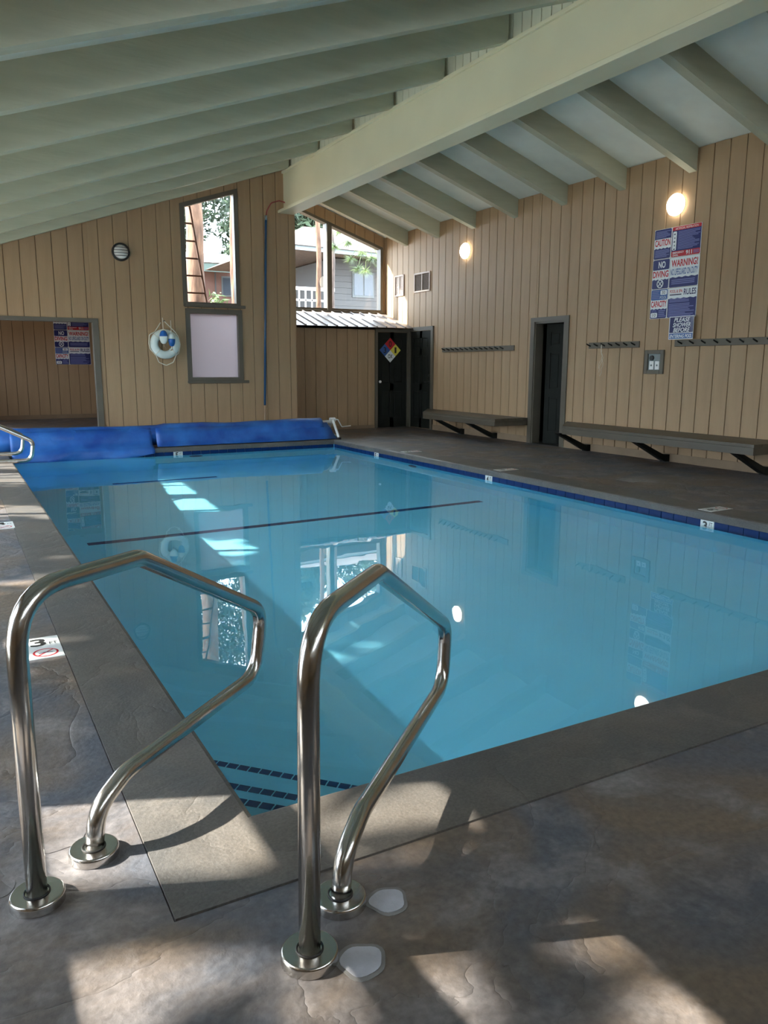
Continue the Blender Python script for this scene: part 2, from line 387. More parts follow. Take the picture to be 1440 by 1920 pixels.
# hall behind the doorway
wall('wall_hall', (-0.8, 20.8, 0), (1, 0, 0), (0, -1, 0), 4.4, lambda a: 2.75, phase=0.1, zbase=0.10)
struct(MB().box(3.6, 3.7, YB + .1, 20.9, 0, 2.75).box(-0.9, -0.8, YB + .1, 17.2, 0, 2.75).box(-0.9, -0.8, 17.2, 18.8, 0, 1.0).box(-0.9, -0.8, 17.2, 18.8, 2.0, 2.75).box(-0.9, -0.8, 18.8, 20.9, 0, 2.75).box(-0.9, 3.7, YB + .1, 20.95, 2.75, 2.85).build('wall_passage', M_siding))  # gap in the unseen left side is added to let daylight into the hall
struct(box('baseboard_hall', -0.8, 3.6, 20.76, 20.8, 0, 0.10, M_curb))
struct(MB().box(XR - 0.03, XR, YF, DR0 - .10, 0, 0.11).box(XR - 0.03, XR, DR1 + .10, 13.72, 0, 0.11).build('baseboard_right', M_curb))

# ------------------------------------------------------------------ floor, ceiling
k = MB()
cx0, cx1, cy0, cy1 = PX0 - 0.32, PX1 + 0.34, PY0 - 0.355, PY1 + 0.34      # coping outline
for (x0, x1, y0, y1) in [(XL - .1, cx0, YF - .1, YB), (cx1, XR, YF - .1, YG), (cx0, cx1, YF - .1, cy0), (cx0, cx1, cy1, YG), (XL - .1, cx0, YB, 20.8), (cx0, 3.65, YG, 20.8)]:
    k.box(x0, x1, y0, y1, -0.30, 0.0)
floor = struct(k.build('floor', M_deck))
# round patches in the deck beside the rails
for i, (px, py, rr) in enumerate([(0.84, 1.497, 0.052), (0.693, 1.352, 0.056), (0.16, 2.17, 0.07), (-0.02, 2.02, 0.06)]):
    q = MB()
    ring = [(rr * (1 + 0.06 * math.sin(3 * t + i) + 0.04 * math.sin(5 * t)), t) for t in [2 * math.pi * j / 28 for j in range(28)]]
    q.prism([(px + r * math.cos(t), py + r * math.sin(t)) for r, t in ring], lambda u, v, w_: (u, v, w_), -0.01, 0.0015)
    o = q.build('patch_rim' if i < 2 else 'patch_mark', M_patchrim if i < 2 else M_deck, floor)
    if i < 2:
        q = MB(); q.prism([(px + .84 * r * math.cos(t), py + .8 * r * math.sin(t)) for r, t in ring], lambda u, v, w_: (u, v, w_), 0, 0.003)
        q.build('patch', M_patch, floor)
# depth marker tiles let into the deck
def deck_marker(x, y, rz, depth):
    e = box('depth_marker', -0.075, 0.075, -0.15, 0.15, -0.01, 0.004, M_marker, floor, 0.002); e.location = (x, y, 0); e.rotation_euler = (0, 0, rz)
    t = text_mesh(depth, 0.07, 0.105, bold=0.02); o = link('digit', t, M_black, e, (-0.02, 0.07, 0.0055), (-math.pi / 2, 0, 0))
    t = text_mesh('FT', 0.035, 0.035); link('unit', t, M_black, e, (0.045, 0.045, 0.0055), (-math.pi / 2, 0, 0))
    q = MB(); n_ = 28; V = []
    for j_ in range(n_):
        a = 2 * math.pi * j_ / n_; V += [(0.046 * math.cos(a), -0.08 + 0.046 * math.sin(a), 0.0046), (0.055 * math.cos(a), -0.08 + 0.055 * math.sin(a), 0.0046)]
    q.add(V, [(2 * j_, 2 * j_ + 1, 2 * ((j_ + 1) % n_) + 1, 2 * ((j_ + 1) % n_)) for j_ in range(n_)])
    q.add([(-.037, -.111, .0046), (-.031, -.117, .0046), (.037, -.049, .0046), (.031, -.043, .0046)], [(0, 1, 2, 3)]); q.build('no_diving_ring', M_signred, e)
    q = MB(); q.add([(-.03, -.09, .0048), (.0, -.082, .0048), (.03, -.09, .0048), (.03, -.083, .0048), (0, -.072, .0048), (-.03, -.083, .0048)], [(0, 1, 4, 5), (1, 2, 3, 4)]); q.build('diver', M_printdark, e)
deck_marker(0.285, 3.80, 0, '3'); deck_marker(0.30, 7.0, 0, '4')
deck_marker(6.14, 4.75, math.pi / 2, '3'); deck_marker(6.14, 7.9, math.pi / 2, '4'); deck_marker(6.16, 10.3, math.pi / 2, '5')
box('floor_lid', 6.75, 7.0, 6.35, 6.6, -0.005, 0.003, M_patchrim, floor, 0.002)

# ceilings: sloping decks with rafters
def slope_deck(name, x0, x1, y0, y1, zf, t, m):
    q = MB(); q.add([(x0, y0, zf(x0)), (x1, y0, zf(x1)), (x1, y1, zf(x1)), (x0, y1, zf(x0)), (x0, y0, zf(x0) + t), (x1, y0, zf(x1) + t), (x1, y1, zf(x1) + t), (x0, y1, zf(x0) + t)],
                     [(0, 3, 2, 1), (4, 5, 6, 7), (0, 1, 5, 4), (1, 2, 6, 5), (2, 3, 7, 6), (3, 0, 4, 7)])
    return struct(q.build(name, m))
ceil_l = slope_deck('ceiling', XL - 0.5, 5.70, YF - 0.4, YB + 1.0, lambda x: raf_l(x) + RD, 0.08, M_ceil)  # unseen overhang past the back wall added to block sun at the tall window
ceil_r = slope_deck('ceiling_right', 5.56, XR + 0.4, YF - 0.4, YG + 0.36, lambda x: raf_r(x) + RD, 0.08, M_ceil)
def rafter(parent, x0, x1, y, zf, th=0.12):
    q = MB(); q.add([(x0, y, zf(x0)), (x1, y, zf(x1)), (x1, y + th, zf(x1)), (x0, y + th, zf(x0)), (x0, y, zf(x0) + RD), (x1, y, zf(x1) + RD), (x1, y + th, zf(x1) + RD), (x0, y + th, zf(x0) + RD)],
                     [(0, 3, 2, 1), (4, 5, 6, 7), (0, 1, 5, 4), (1, 2, 6, 5), (2, 3, 7, 6), (3, 0, 4, 7)])
    return q.build('rafter', M_rafter, parent)
for i in range(13):
    y = 13.52 - 1.2375 * i
    if y > YF: rafter(ceil_l, XL, 5.545, y, raf_l)
for i in range(15):
    y = 14.80 - 1.2247 * i
    if y > YF: rafter(ceil_r, 5.72, XR - 0.005, y, raf_r)
# ridge beam: box beam with a wider bottom plank, siding strip on top of it
beam = thing('ridge_beam', (5.64, YF, 3.985), 0, 'deep cream painted ridge beam running the length of the pool hall', 'beam')
box('web', -0.085, 0.075, 0, YB - YF, 0.05, 0.68, M_beam, beam, 0.004)
box('bottom_plank', -0.20, 0.11, 0, YB - YF - 0.005, 0.0, 0.05, M_beam, beam, 0.004)
box('top_ledge', -0.115, 0.09, 0, YB - YF, 0.68, 0.72, M_beam, beam, 0.003)
cl = wall('wall_clerestory', (5.60, YF, 0), (0, 1, 0), (-1, 0, 0), YB - YF, lambda a: 5.0, zbase=4.70, pitch=0.155, m=M_clere, back=0.04, plank_t=0.012)

# ------------------------------------------------------------------ swimming pool
pool = thing('swimming_pool', (0, 0, 0), 0, 'rectangular indoor swimming pool of clear turquoise water with cobalt waterline tiles', 'pool')
def zfloor(y):
    if y < 7.6: return -1.05 - 0.10 * (y - PY0) / (7.6 - PY0)
    return -1.15 - 0.50 * (y - 7.6) / (PY1 - 7.6)
q = MB(); ys = [PY0, 7.6, PY1]; e = 0.018
x0, x1, y0, y1 = PX0 - e, PX1 + e, PY0 - e, PY1 + e
V = []
for y in (y0, 7.6, y1): V += [(x0, y, zfloor(y)), (x1, y, zfloor(y))]
for y in (y0, 7.6, y1): V += [(x0, y, -0.075), (x1, y, -0.075)]
q.add(V, [(0, 1, 3, 2), (2, 3, 5, 4), (0, 2, 8, 6), (2, 4, 10, 8), (1, 7, 9, 3), (3, 9, 11, 5), (0, 6, 7, 1), (4, 5, 11, 10)])
basin = q.build('basin', M_plaster, pool); basin.cycles.is_caustics_receiver = True
# coping ring with a rounded nose
def ring_piece(x0, x1, y0, y1, side):
    pass
q = MB(); nz = [(0.0, -0.075), (0.0, -0.022), (0.006, -0.008), (0.022, 0.0)]
ro = [(cx0, cy0), (cx1, cy0), (cx1, cy1), (cx0, cy1)]
def inner(o): return [(PX0 - o, PY0 - o), (PX1 + o, PY0 - o), (PX1 + o, PY1 + o), (PX0 - o, PY1 + o)]
rings = [[(x, y, z) for x, y in inner(o)] for o, z in nz] + [[(x, y, 0.004) for x, y in [(cx0 + .004, cy0 + .004), (cx1 - .004, cy0 + .004), (cx1 - .004, cy1 - .004), (cx0 + .004, cy1 - .004)]], [(x, y, -0.02) for x, y in ro], [(x, y, -0.2) for x, y in ro]]
rings = [[(x, y, -0.075) for x, y in inner(0.05)]] + rings
V = [p for r in rings for p in r]; F = []
for i in range(len(rings) - 1):
    for k_ in range(4): F.append((i * 4 + k_, i * 4 + (k_ + 1) % 4, (i + 1) * 4 + (k_ + 1) % 4, (i + 1) * 4 + k_)[::-1])
q.add(V, F).build('coping', M_coping, pool)
wat = mesh_obj('water', [(PX0 - e, PY0 - e, WZ), (PX1 + e, PY0 - e, WZ), (PX1 + e, PY1 + e, WZ), (PX0 - e, PY1 + e, WZ)], [(0, 1, 2, 3)], M_water, pool, smooth=True); wat.cycles.is_caustics_caster = True
# waterline tiles, one by one
tme = MB().bbox(-0.074, 0.074, 0.0, 0.012, -0.150, 0.0, 0.003).build('tile', M_tile, pool)
tile0 = tme.data; bpy.data.objects.remove(tme)
mme = MB().bbox(-0.074, 0.074, 0.0, 0.012, -0.150, 0.0, 0.003).build('marker_tile', M_marker, pool)
mark0 = mme.data; bpy.data.objects.remove(mme)
def tile_run(ax, fixed, a0, a1, rz, marks):
    n_ = int(round((a1 - a0) / 0.152)); st = (a1 - a0) / n_
    for i in range(n_):
        a = a0 + (i + 0.5) * st; mk = [m_ for m_ in marks if abs(m_[0] - a) <= st / 2]
        loc = (a, fixed, -0.076) if ax == 'x' else (fixed, a, -0.076)
        o = link('marker_tile' if mk else 'tile', mark0 if mk else tile0, None, pool, loc, (0, 0, rz))
        if mk:
            link('digit', text_mesh(mk[0][1], 0.05, 0.085, bold=0.03), M_black, o, (-0.02, -0.0015, -0.052))
            link('unit', text_mesh('FT', 0.035, 0.04), M_black, o, (0.042, -0.0015, -0.035))
tile_run('y', PX1 + 0.005, PY0, PY1, FACE_R, [(4.75, '3'), (8.05, '4'), (11.0, '5')])
tile_run('x', PY1 + 0.005, PX0, PX1, 0.0, [(3.20, '5')])
tile_run('y', PX0 - 0.005, PY0, PY1, math.pi / 2, [(3.8, '3'), (7.0, '4')])
tile_run('x', PY0 - 0.005, PX0, PX1, math.pi, [])
# grout band behind tiles
q = MB(); g0 = 0.0145
q.box(PX1 + g0, PX1 + g0 + .003, PY0, PY1, -0.228, -0.075).box(PX0 - g0 - .003, PX0 - g0, PY0, PY1, -0.228, -0.075).box(PX0, PX1, PY1 + g0, PY1 + g0 + .003, -0.228, -0.075).box(PX0, PX1, PY0 - g0 - .003, PY0 - g0, -0.228, -0.075)
q.build('grout', M_marker, pool)
# dark stripe across the floor at the slope break
q = MB(); q.box(1.02, 5.56, 7.58, 7.68, zfloor(7.6) - 0.02, zfloor(7.6) + 0.006); q.build('floor_stripe', M_stripe, pool)
q = MB(); q.box(1.9, 3.4, 11.3, 11.38, zfloor(11.3) - 0.02, zfloor(11.3) + 0.012); q.build('floor_stripe', M_stripe, pool)
# corner steps with tiled noses
sm = MB().box(-0.022, 0.022, 0.0, 0.034, -0.004, 0.003).build('step_tile', M_stripe, pool); st0 = sm.data; bpy.data.objects.remove(sm)
for j, (leg, z) in enumerate([(0.47, -0.235), (0.85, -0.48), (1.30, -0.72), (1.75, -0.90)]):
    q = MB(); q.prism([(PX0 - .015, PY0 - .015), (PX0 + leg, PY0 - .015), (PX0 - .015, PY0 + leg)], lambda u, v, w_: (u, v, w_), -1.2, z); q.build('step', M_plaster, pool)
    if j < 3:
        L_ = leg * math.sqrt(2); n_ = int(L_ / 0.05)
        for i in range(n_):
            t = (i + 0.5) / n_
            link('step_tile', st0, None, pool, (PX0 + leg * (1 - t) - 0.003, PY0 + leg * t - 0.003, z + 0.001), (0, 0, R(135)))
# wall inlets
for (x, y, rz) in [(3.45, PY1 + .012, 0), (PX1 + .012, 9.9, FACE_R)]:
    q = MB(); q.lathe([(0.0, 0), (0.11, 0.0), (0.11, 0.012), (0.06, 0.02), (0.0, 0.02)], 20, lambda a, b, c: (a, -c, b)); q.build('inlet_fitting', M_patchrim, pool, loc=(x, y, -0.42), rot=(0, 0, rz))

# ------------------------------------------------------------------ windows and doors
def frame4(k, x0, x1, z0, zl, zr, wd, y0, y1):
    """frame around an opening with a sloping head: zl, zr head heights left and right"""
    pr = lambda P: k.prism(P, lambda u, v, w_: (u, w_, v), y0, y1)
    sl = (zr - zl) / (x1 - x0)
    pr([(x0 - wd, z0 - wd), (x0, z0 - wd), (x0, zl), (x0 - wd, zl - wd * sl)])
    pr([(x1, z0 - wd), (x1 + wd, z0 - wd), (x1 + wd, zr + wd * sl), (x1, zr)])
    pr([(x0, z0 - wd), (x1, z0 - wd), (x1, z0), (x0, z0)])
    pr([(x0 - wd, zl - wd * sl), (x1 + wd, zr + wd * sl), (x1 + wd, zr + wd * sl + wd), (x0 - wd, zl - wd * sl + wd)])
q = MB(); frame4(q, 3.745, 4.615, 2.38, 3.935, 4.225, 0.075, YB - 0.035, YB + 0.09)
win1 = struct(q.build('window_1', M_trim))
q = MB(); frame4(q, 3.775, 4.635, 1.09, 2.19, 2.19, 0.08, YB - 0.035, YB + 0.09); q.build('lower_frame', M_trim, win1)
box('sill', 3.68, 4.77, YB - 0.075, YB + 0.02, 2.295, 2.345, M_trim, win1, 0.005)
box('sill', 3.69, 4.80, YB - 0.075, YB + 0.02, 0.985, 1.035, M_trim, win1, 0.005)
mesh_obj('pane', [(3.745, YB + .05, 2.38), (4.615, YB + .05, 2.38), (4.615, YB + .05, 4.225), (3.745, YB + .05, 3.935)], [(0, 1, 2, 3)], M_glass, win1)
mesh_obj('frosted_pane', [(3.775, YB + .05, 1.09), (4.635, YB + .05, 1.09), (4.635, YB + .05, 2.19), (3.775, YB + .05, 2.19)], [(0, 1, 2, 3)], M_frost, win1)
q = MB(); q.box(2.155, 2.245, YB - .04, YB + .1, 0, 2.05).box(-.29, -.2, YB - .04, YB + .1, 0, 2.05).box(-.2, 2.155, YB - .04, YB + .1, 1.985, 2.05); struct(q.build('trim_1', M_trim))
# gable window: two panes, deep mullion
hz = lambda x: raf_r(x) - 0.01
q = MB(); frame4(q, 5.90, 7.29, 2.52, hz(5.90), hz(7.29), 0.058, YG - 0.03, YG + 0.14)
win2 = struct(q.build('window_2', M_trim))
q = MB(); frame4(q, 7.41, 8.60, 2.52, hz(7.41), hz(8.60), 0.058, YG - 0.03, YG + 0.14); q.build('second_frame', M_trim, win2)
box('mullion', 7.295, 7.405, YG - 0.05, YG - 0.031, 2.475, hz(7.35), M_trim, win2)
mesh_obj('pane', [(5.90, YG + .02, 2.52), (7.29, YG + .02, 2.52), (7.29, YG + .02, hz(7.29)), (5.90, YG + .02, hz(5.90))], [(0, 1, 2, 3)], M_glass, win2)
mesh_obj('pane', [(7.41, YG + .02, 2.52), (8.60, YG + .02, 2.52), (8.60, YG + .02, hz(8.60)), (7.41, YG + .02, hz(7.41))], [(0, 1, 2, 3)], M_glass, win2)
box('sill', 5.78, 8.68, YG - 0.06, YG + 0.02, 2.44, 2.475, M_trim, win2, 0.004)
# glazing of the off-frame walls
for i, (a, b) in enumerate(LW):
    q = MB()
    for (u0, u1, v0, v1) in [(a, a + .05, .35, LH[i]), (b - .05, b, .35, LH[i]), (a, b, .35, .40), (a, b, LH[i] - .05, LH[i]), (a, b, .88, .93)] + ([(a, b, 1.39, 1.43)] if i == 0 else [((a + b) / 2 - .025, (a + b) / 2 + .025, .35, LH[i])]):
        q.box(XL - .08, XL + .02, u0, u1, v0, v1)
    wn = struct(q.build('window_%d' % (i + 3), M_trim))
    mesh_obj('pane', [(XL - .04, a, .35), (XL - .04, b, .35), (XL - .04, b, LH[i]), (XL - .04, a, LH[i])], [(0, 1, 2, 3)], M_glass, wn)
def panel_door(parent, w_, h_, m, t=0.04, handle_side=1, handle=M_black, lever=True, loc=None, rot=None):
    """six panel slab, local: x 0..w, front face at y=0 looking to -y"""
    q = MB(); q.box(0, w_, 0.006, t, 0, h_); slab = q.build('slab', m, parent, loc=loc, rot=rot)
    st = 0.11 * w_ / 0.76; mid = 0.09
    cols = [(st, (w_ - mid) / 2), ((w_ + mid) / 2, w_ - st)]
    rows = [(0.20, 0.78), (0.92, 1.52), (1.64, 1.86)]
    xs = [0, st, (w_ - mid) / 2, (w_ + mid) / 2, w_ - st, w_]
    q = MB()   # stiles and rails stand proud of the slab
    q.box(0, st, -0.004, 0.006, 0, h_).box(w_ - st, w_, -0.004, 0.006, 0, h_).box((w_ - mid) / 2, (w_ + mid) / 2, -0.004, 0.006, 0, h_)
    zz = [0, 0.20, 0.78, 0.92, 1.52, 1.64, 1.86, h_]
    for z0, z1 in [(0, .20), (.78, .92), (1.52, 1.64), (1.86, h_)]: q.box(st, w_ - st, -0.004, 0.006, z0, z1)
    q.build('rails', m, slab)
    for c in cols:
        for r in rows:
            q = MB(); q.bbox(c[0] + .022, c[1] - .022, -0.002, 0.008, r[0] + .022, r[1] - .022, 0.006); q.build('panel', m, slab)
    hx = w_ - 0.06 if handle_side > 0 else 0.06
    q = MB()
    if lever:
        q.lathe([(0.03, 0), (0.03, 0.012), (0.012, 0.016), (0.012, 0.05)], 14, lambda a, b, c: (hx + a, -0.004 - c, 0.96 + b))
        q.box(hx - (0.11 if handle_side > 0 else 0), hx + (0.0 if handle_side > 0 else 0.11), -0.062, -0.046, 0.95, 0.97)
        q.lathe([(0.026, 0), (0.026, 0.012), (0.0, 0.014)], 14, lambda a, b, c: (hx + a, -0.004 - c, 1.10 + b))
    else:
        q.lathe([(0.012, 0), (0.012, 0.02), (0.028, 0.028), (0.028, 0.045), (0.0, 0.055)], 14, lambda a, b, c: (hx + a, -0.004 - c, 0.96 + b))
    q.build('handle', handle, slab)
    return slab
# door_1: ajar door in the right wall
q = MB()
for (a, b, z0, z1) in [(DR0 - .10, DR0, 0, 2.10), (DR1, DR1 + .10, 0, 2.10), (DR0, DR1, 2.03, 2.10)]:
    q.box(XR - 0.035, XR + 0.0, a, b, z0, z1)
for (a, b, z0, z1) in [(DR0, DR0 + .03, 0, 2.03), (DR1 - .03, DR1, 0, 2.03), (DR0, DR1, 2.0, 2.03)]:
    q.box(XR - 0.02, XR + 0.14, a, b, z0, z1)
door1 = struct(q.build('door_1', M_trim))
panel_door(door1, DR1 - DR0 - 0.07, 1.99, M_door, loc=(XR + 0.20, DR1 - 0.05, 0.005), rot=(0, 0, FACE_R + R(11)))
struct(MB().box(XR + .12, XR + 1.3, DR0 - .3, DR0 - .25, 0, 2.4).box(XR + .12, XR + 1.3, DR1 + .25, DR1 + .3, 0, 2.4).box(XR + 1.25, XR + 1.3, DR0 - .3, DR1 + .3, 0, 2.4).box(XR + .12, XR + 1.3, DR0 - .3, DR1 + .3, 2.4, 2.45).box(XR, XR + 1.3, DR0 - .3, DR1 + .3, -.05, 0.0).box(XR + .06, XR + .14, DR0 - .3, DR0 - .001, 0, 2.4).box(XR + .06, XR + .14, DR1 + .001, DR1 + .3, 0, 2.4).box(XR + .06, XR + .14, DR0 - .3, DR1 + .3, 2.031, 2.4).build('wall_closet', M_dark))
# door_3: dark door in the right wall next to the shed
q = MB()
for (a, b, z0, z1) in [(13.72, 13.80, 0, 2.10), (14.60, 14.66, 0, 2.10), (13.80, 14.60, 2.02, 2.10)]: q.box(XR - 0.05, XR, a, b, z0, z1)
door3 = struct(q.build('door_3', M_trim))
panel_door(door3, 0.80, 2.0, M_door, handle_side=1, loc=(XR - 0.028, 14.60, 0.01), rot=(0, 0, FACE_R))

# ------------------------------------------------------------------ storage shed with ribbed metal roof
shed = thing('storage_shed', (5.78, YS, 0), 0, 'low lean-to storage shed with ribbed metal roof under the gable window', 'shed')
zr = lambda y: 2.075 + (y - 14.50) * (2.44 - 2.075) / (YG - 0.02 - 14.50)
q = MB(); q.box(0, 2.08, 0.02, 0.10, 0, 2.06).box(0, 2.9, 0.02, 0.1, 1.99, 2.06); q.build('front_wall', M_groove, shed)
xx = 0.02
while xx < 2.07:
    x2 = min(xx + 0.2365, 2.08)
    q = MB(); q.bbox(xx + .004, x2 - .004, 0.0, 0.02, 0.07, 2.04, 0.003); q.build('plank', M_siding, shed); xx += 0.2365
box('curb', 0, 2.08, 0.0, 0.02, 0, 0.07, M_curb, shed)
q = MB(); q.box(2.08, 2.14, -0.02, 0.08, 0, 2.06).box(2.86, 2.94, -0.01, 0.08, 0, 2.06).box(2.14, 2.86, -0.01, 0.08, 2.0, 2.06); q.build('door_frame', M_trim, shed)
nP = 13; pw = 2.94 / nP
for i in range(nP):
    x0, x1 = i * pw + 0.0, (i + 1) * pw
    def sh(xa, xb, t0, t1, nm, par):
        k = MB(); ya, yb = 14.50 - YS, YG - 0.02 - YS
        k.add([(xa, ya, zr(14.50) + t0), (xb, ya, zr(14.50) + t0), (xb, yb, zr(YG - .02) + t0), (xa, yb, zr(YG - .02) + t0), (xa, ya, zr(14.50) + t1), (xb, ya, zr(14.50) + t1), (xb, yb, zr(YG - .02) + t1), (xa, yb, zr(YG - .02) + t1)],
              [(0, 3, 2, 1), (4, 5, 6, 7), (0, 1, 5, 4), (1, 2, 6, 5), (2, 3, 7, 6), (3, 0, 4, 7)])
        return k.build(nm, M_metalroof, par)
    pn = sh(x0 + 0.001, x1 - 0.001, 0, 0.006, 'roof_panel', shed)
    sh(x0 + 0.001, x0 + 0.03, 0.006, 0.03, 'rib', pn)
door2 = struct(bpy.data.objects.new('door_2', None)); C.objects.link(door2); door2.location = (5.78 + 2.14, YS + 0.03, 0.01)
panel_door(door2, 0.72, 1.98, M_door, handle_side=-1, handle=M_white, lever=False)

# hazard diamond on the shed door
hz_ = thing('hazard_diamond', (8.235, YS + 0.02, 1.625), 0, 'four colour hazard diamond reading 0, 3, 1 and OX on the shed door', 'sign')
s_ = 0.255
for (cx, cz, m_) in [(0, s_ / 2, M_signred), (-s_ / 2, 0, M_signmid), (s_ / 2, 0, M_yellow), (0, -s_ / 2, M_signwhite)]:
    q = MB(); q.prism([(cx, cz - s_ / 2), (cx + s_ / 2, cz), (cx, cz + s_ / 2), (cx - s_ / 2, cz)], lambda u, v, w_: (u, w_, v), -0.003, 0.003); q.build('quarter', m_, hz_)
for b_, cx, cz, ww, hh in [('0', 0, s_ / 2, .07, .12), ('3', -s_ / 2, 0, .065, .12), ('1', s_ / 2, 0, .045, .12), ('OX', 0, -s_ / 2, .11, .085)]:
    text('digit', b_, cx, cz, ww, hh, M_black, hz_, -0.0045, bold=0.02)

# ------------------------------------------------------------------ signs
def fine(parent, x0, x1, z0, z1, n_, m_, seed=0, y=-0.0042):
    rd = random.Random(seed); q = MB(); st = (z1 - z0) / n_
    for i in range(n_):
        z = z1 - (i + 0.5) * st; xe = x1 - rd.random() * 0.35 * (x1 - x0) * (1 if rd.random() < .5 else 0.15)
        q.add([(x0, y, z - st * .28), (xe, y, z - st * .28), (xe, y, z + st * .28), (x0, y, z + st * .28)], [(0, 1, 2, 3)])
    q.build('fine_print', m_, parent)
def panel(root, w_, h_, m_):
    q = MB(); q.bbox(-w_ / 2, w_ / 2, -0.003, 0.003, -h_ / 2, h_ / 2, 0.002); q.build('board', M_signwhite, root)
def area(root, x0, x1, z0, z1, m_, nm='field', y=-0.0034):
    q = MB(); c = min(0.012, (x1 - x0) / 6, (z1 - z0) / 6)
    P = [(x0 + c, z0), (x1 - c, z0), (x1, z0 + c), (x1, z1 - c), (x1 - c, z1), (x0 + c, z1), (x0, z1 - c), (x0, z0 + c)]
    q.add([(u, y, v) for u, v in P], [tuple(range(8))]); return q.build(nm, m_, root)
def wave(root, x0, x1, z, amp, m_):
    q = MB(); n_ = 9; V = [(x0, -0.0038, z + amp), (x1, -0.0038, z + amp)]
    pts = []
    for i in range(n_ + 1):
        u = x0 + (x1 - x0) * i / n_; pts.append((u, -0.0038, z + (amp * 0.0 if i % 2 else -amp)))
    V = [(x0, -0.0038, z + amp * 1.2)] + pts + [(x1, -0.0038, z + amp * 1.2)]
    q.add(V, [tuple(range(len(V)))]); q.build('wave_edge', m_, root)
def sign_set(base, rz, scale, where, right_axis):
    """six signs, three rows of two, base = centre top-left corner; right_axis = world vector to the viewer's right"""
    LW_, RW_, H_ = 0.30 * scale, 0.485 * scale, 0.397 * scale
    ra = Vector(right_axis); B = Vector(base)
    def at(cx, row): return B + ra * cx + Vector((0, 0, -(row + 0.5) * H_))
    l, r = LW_ / 2, LW_ + RW_ / 2
    h = H_ / 2 - 0.006; wl = LW_ / 2 - 0.008; wr = RW_ / 2 - 0.008
    t = thing('caution_sign', at(l, 0), rz, 'blue and white sign headed CAUTION ' + where, 'sign'); panel(t, LW_ - .004, H_ - .004, M_signwhite)
    area(t, -wl, wl, -h, h, M_signblue); fine(t, -wl + .02, wl - .01, h * .42, h - .02, 6, M_print, 1)
    area(t, -wl, wl, -h * .22, h * .36, M_signwhite, 'band', -0.0037); text('heading', 'CAUTION', 0, h * .09, wl * 1.85, h * .46, M_signred, t, bold=.03); wave(t, -wl, wl, -h * .26, h * .06, M_signwhite)
    fine(t, -wl + .02, wl - .01, -h + .02, -h * .38, 6, M_print, 2)
    t = thing('resuscitation_sign', at(r, 0), rz, 'blue sign with red bands, small pictures and 911 ' + where, 'sign'); panel(t, RW_ - .004, H_ - .004, M_signwhite)
    area(t, -wr, wr, -h, h, M_signblue); area(t, -wr, wr, h * .76, h, M_signred, 'header', -0.0037); text('heading', 'ARTIFICIAL RESPIRATION', 0.0, h * .87, wr * 1.6, h * .14, M_signwhite, t)
    area(t, -wr + .01, -wr + .075 * scale, -h * .56, h * .7, M_signwhite, 'picture_strip', -0.0037)
    q = MB()
    for i in range(5): q.add([(-wr + .02 + (i % 2) * .012, -0.0041, h * (.5 - .25 * i)), (-wr + .055, -0.0041, h * (.46 - .25 * i)), (-wr + .05, -0.0041, h * (.54 - .25 * i) + .01)], [(0, 1, 2)])
    q.build('pictures', M_printdark, t)
    fine(t, -wr + .10 * scale, wr - .01, -h * .54, h * .7, 14, M_print, 3)
    area(t, -wr, wr, -h, -h * .62, M_signred, 'footer', -0.0037); text('number', '911', wr * .25, -h * .8, wr * .42, h * .28, M_signwhite, t, bold=.03)
    text('word', 'EMERGENCY', -wr * .5, -h * .73, wr * .8, h * .12, M_signwhite, t, bold=.02); text('word', 'DIAL', -wr * .68, -h * .89, wr * .4, h * .11, M_signwhite, t, bold=.02); fine(t, wr * .55, wr * .95, -h * .92, -h * .68, 4, M_print, 31)
    t = thing('no_diving_sign', at(l, 1), rz, 'NO DIVING sign with a crossed-out circle ' + where, 'sign'); panel(t, LW_ - .004, H_ - .004, M_signwhite)
    area(t, -wl, wl, h * .30, h, M_signblue); text('word', 'NO', wl * .1, h * .65, wl * .85, h * .46, M_signwhite, t, bold=.03)
    text('word', 'DIVING', 0, h * .0, wl * 1.9, h * .46, M_signred, t, bold=.03); area(t, -wl, wl, -h, -h * .30, M_signblue); wave(t, -wl, wl, -h * .34, h * .06, M_signwhite)
    q = MB(); rc = h * .26; zc = -h * .66
    q.tube([(rc * math.cos(a), -0.004, zc + rc * math.sin(a)) for a in [2 * math.pi * j / 24 for j in range(24)]], 0.008 * scale, 6, closed=True)
    for sg in (-1, 1): q.tube([(-rc * .7, -0.004, zc - sg * rc * .7), (rc * .7, -0.004, zc + sg * rc * .7)], 0.007 * scale, 6)
    q.build('symbol', M_signwhite, t)
    t = thing('lifeguard_sign', at(r, 1), rz, 'WARNING no lifeguard on duty sign ' + where, 'sign'); panel(t, RW_ - .004, H_ - .004, M_signwhite)
    text('heading', 'WARNING!', 0, h * .62, wr * 1.85, h * .48, M_signred, t, bold=.03); text('line', 'NO LIFEGUARD ON DUTY', 0, h * .04, wr * 1.9, h * .44, M_signmid, t, bold=.02)
    area(t, -wr, wr, -h, -h * .26, M_signblue); wave(t, -wr, wr, -h * .30, h * .06, M_signwhite); fine(t, -wr * .85, wr * .85, -h * .82, -h * .46, 3, M_print, 5)
    t = thing('capacity_sign', at(l, 2), rz, 'CAPACITY sign with handwritten 30 and 10 ' + where, 'sign'); panel(t, LW_ - .004, H_ - .004, M_signwhite)
    area(t, -wl, wl, h * .28, h, M_signmid); fine(t, -wl + .01, wl * .05, h * .35, h * .95, 5, M_print, 6); area(t, wl * .12, wl * .92, h * .62, h * .94, M_signwhite, 'blank', -0.0038); text('number', '30', wl * .5, h * .78, wl * .4, h * .22, M_black, t, -0.0045)
    text('word', 'POOL', wl * .5, h * .44, wl * .8, h * .2, M_signwhite, t)
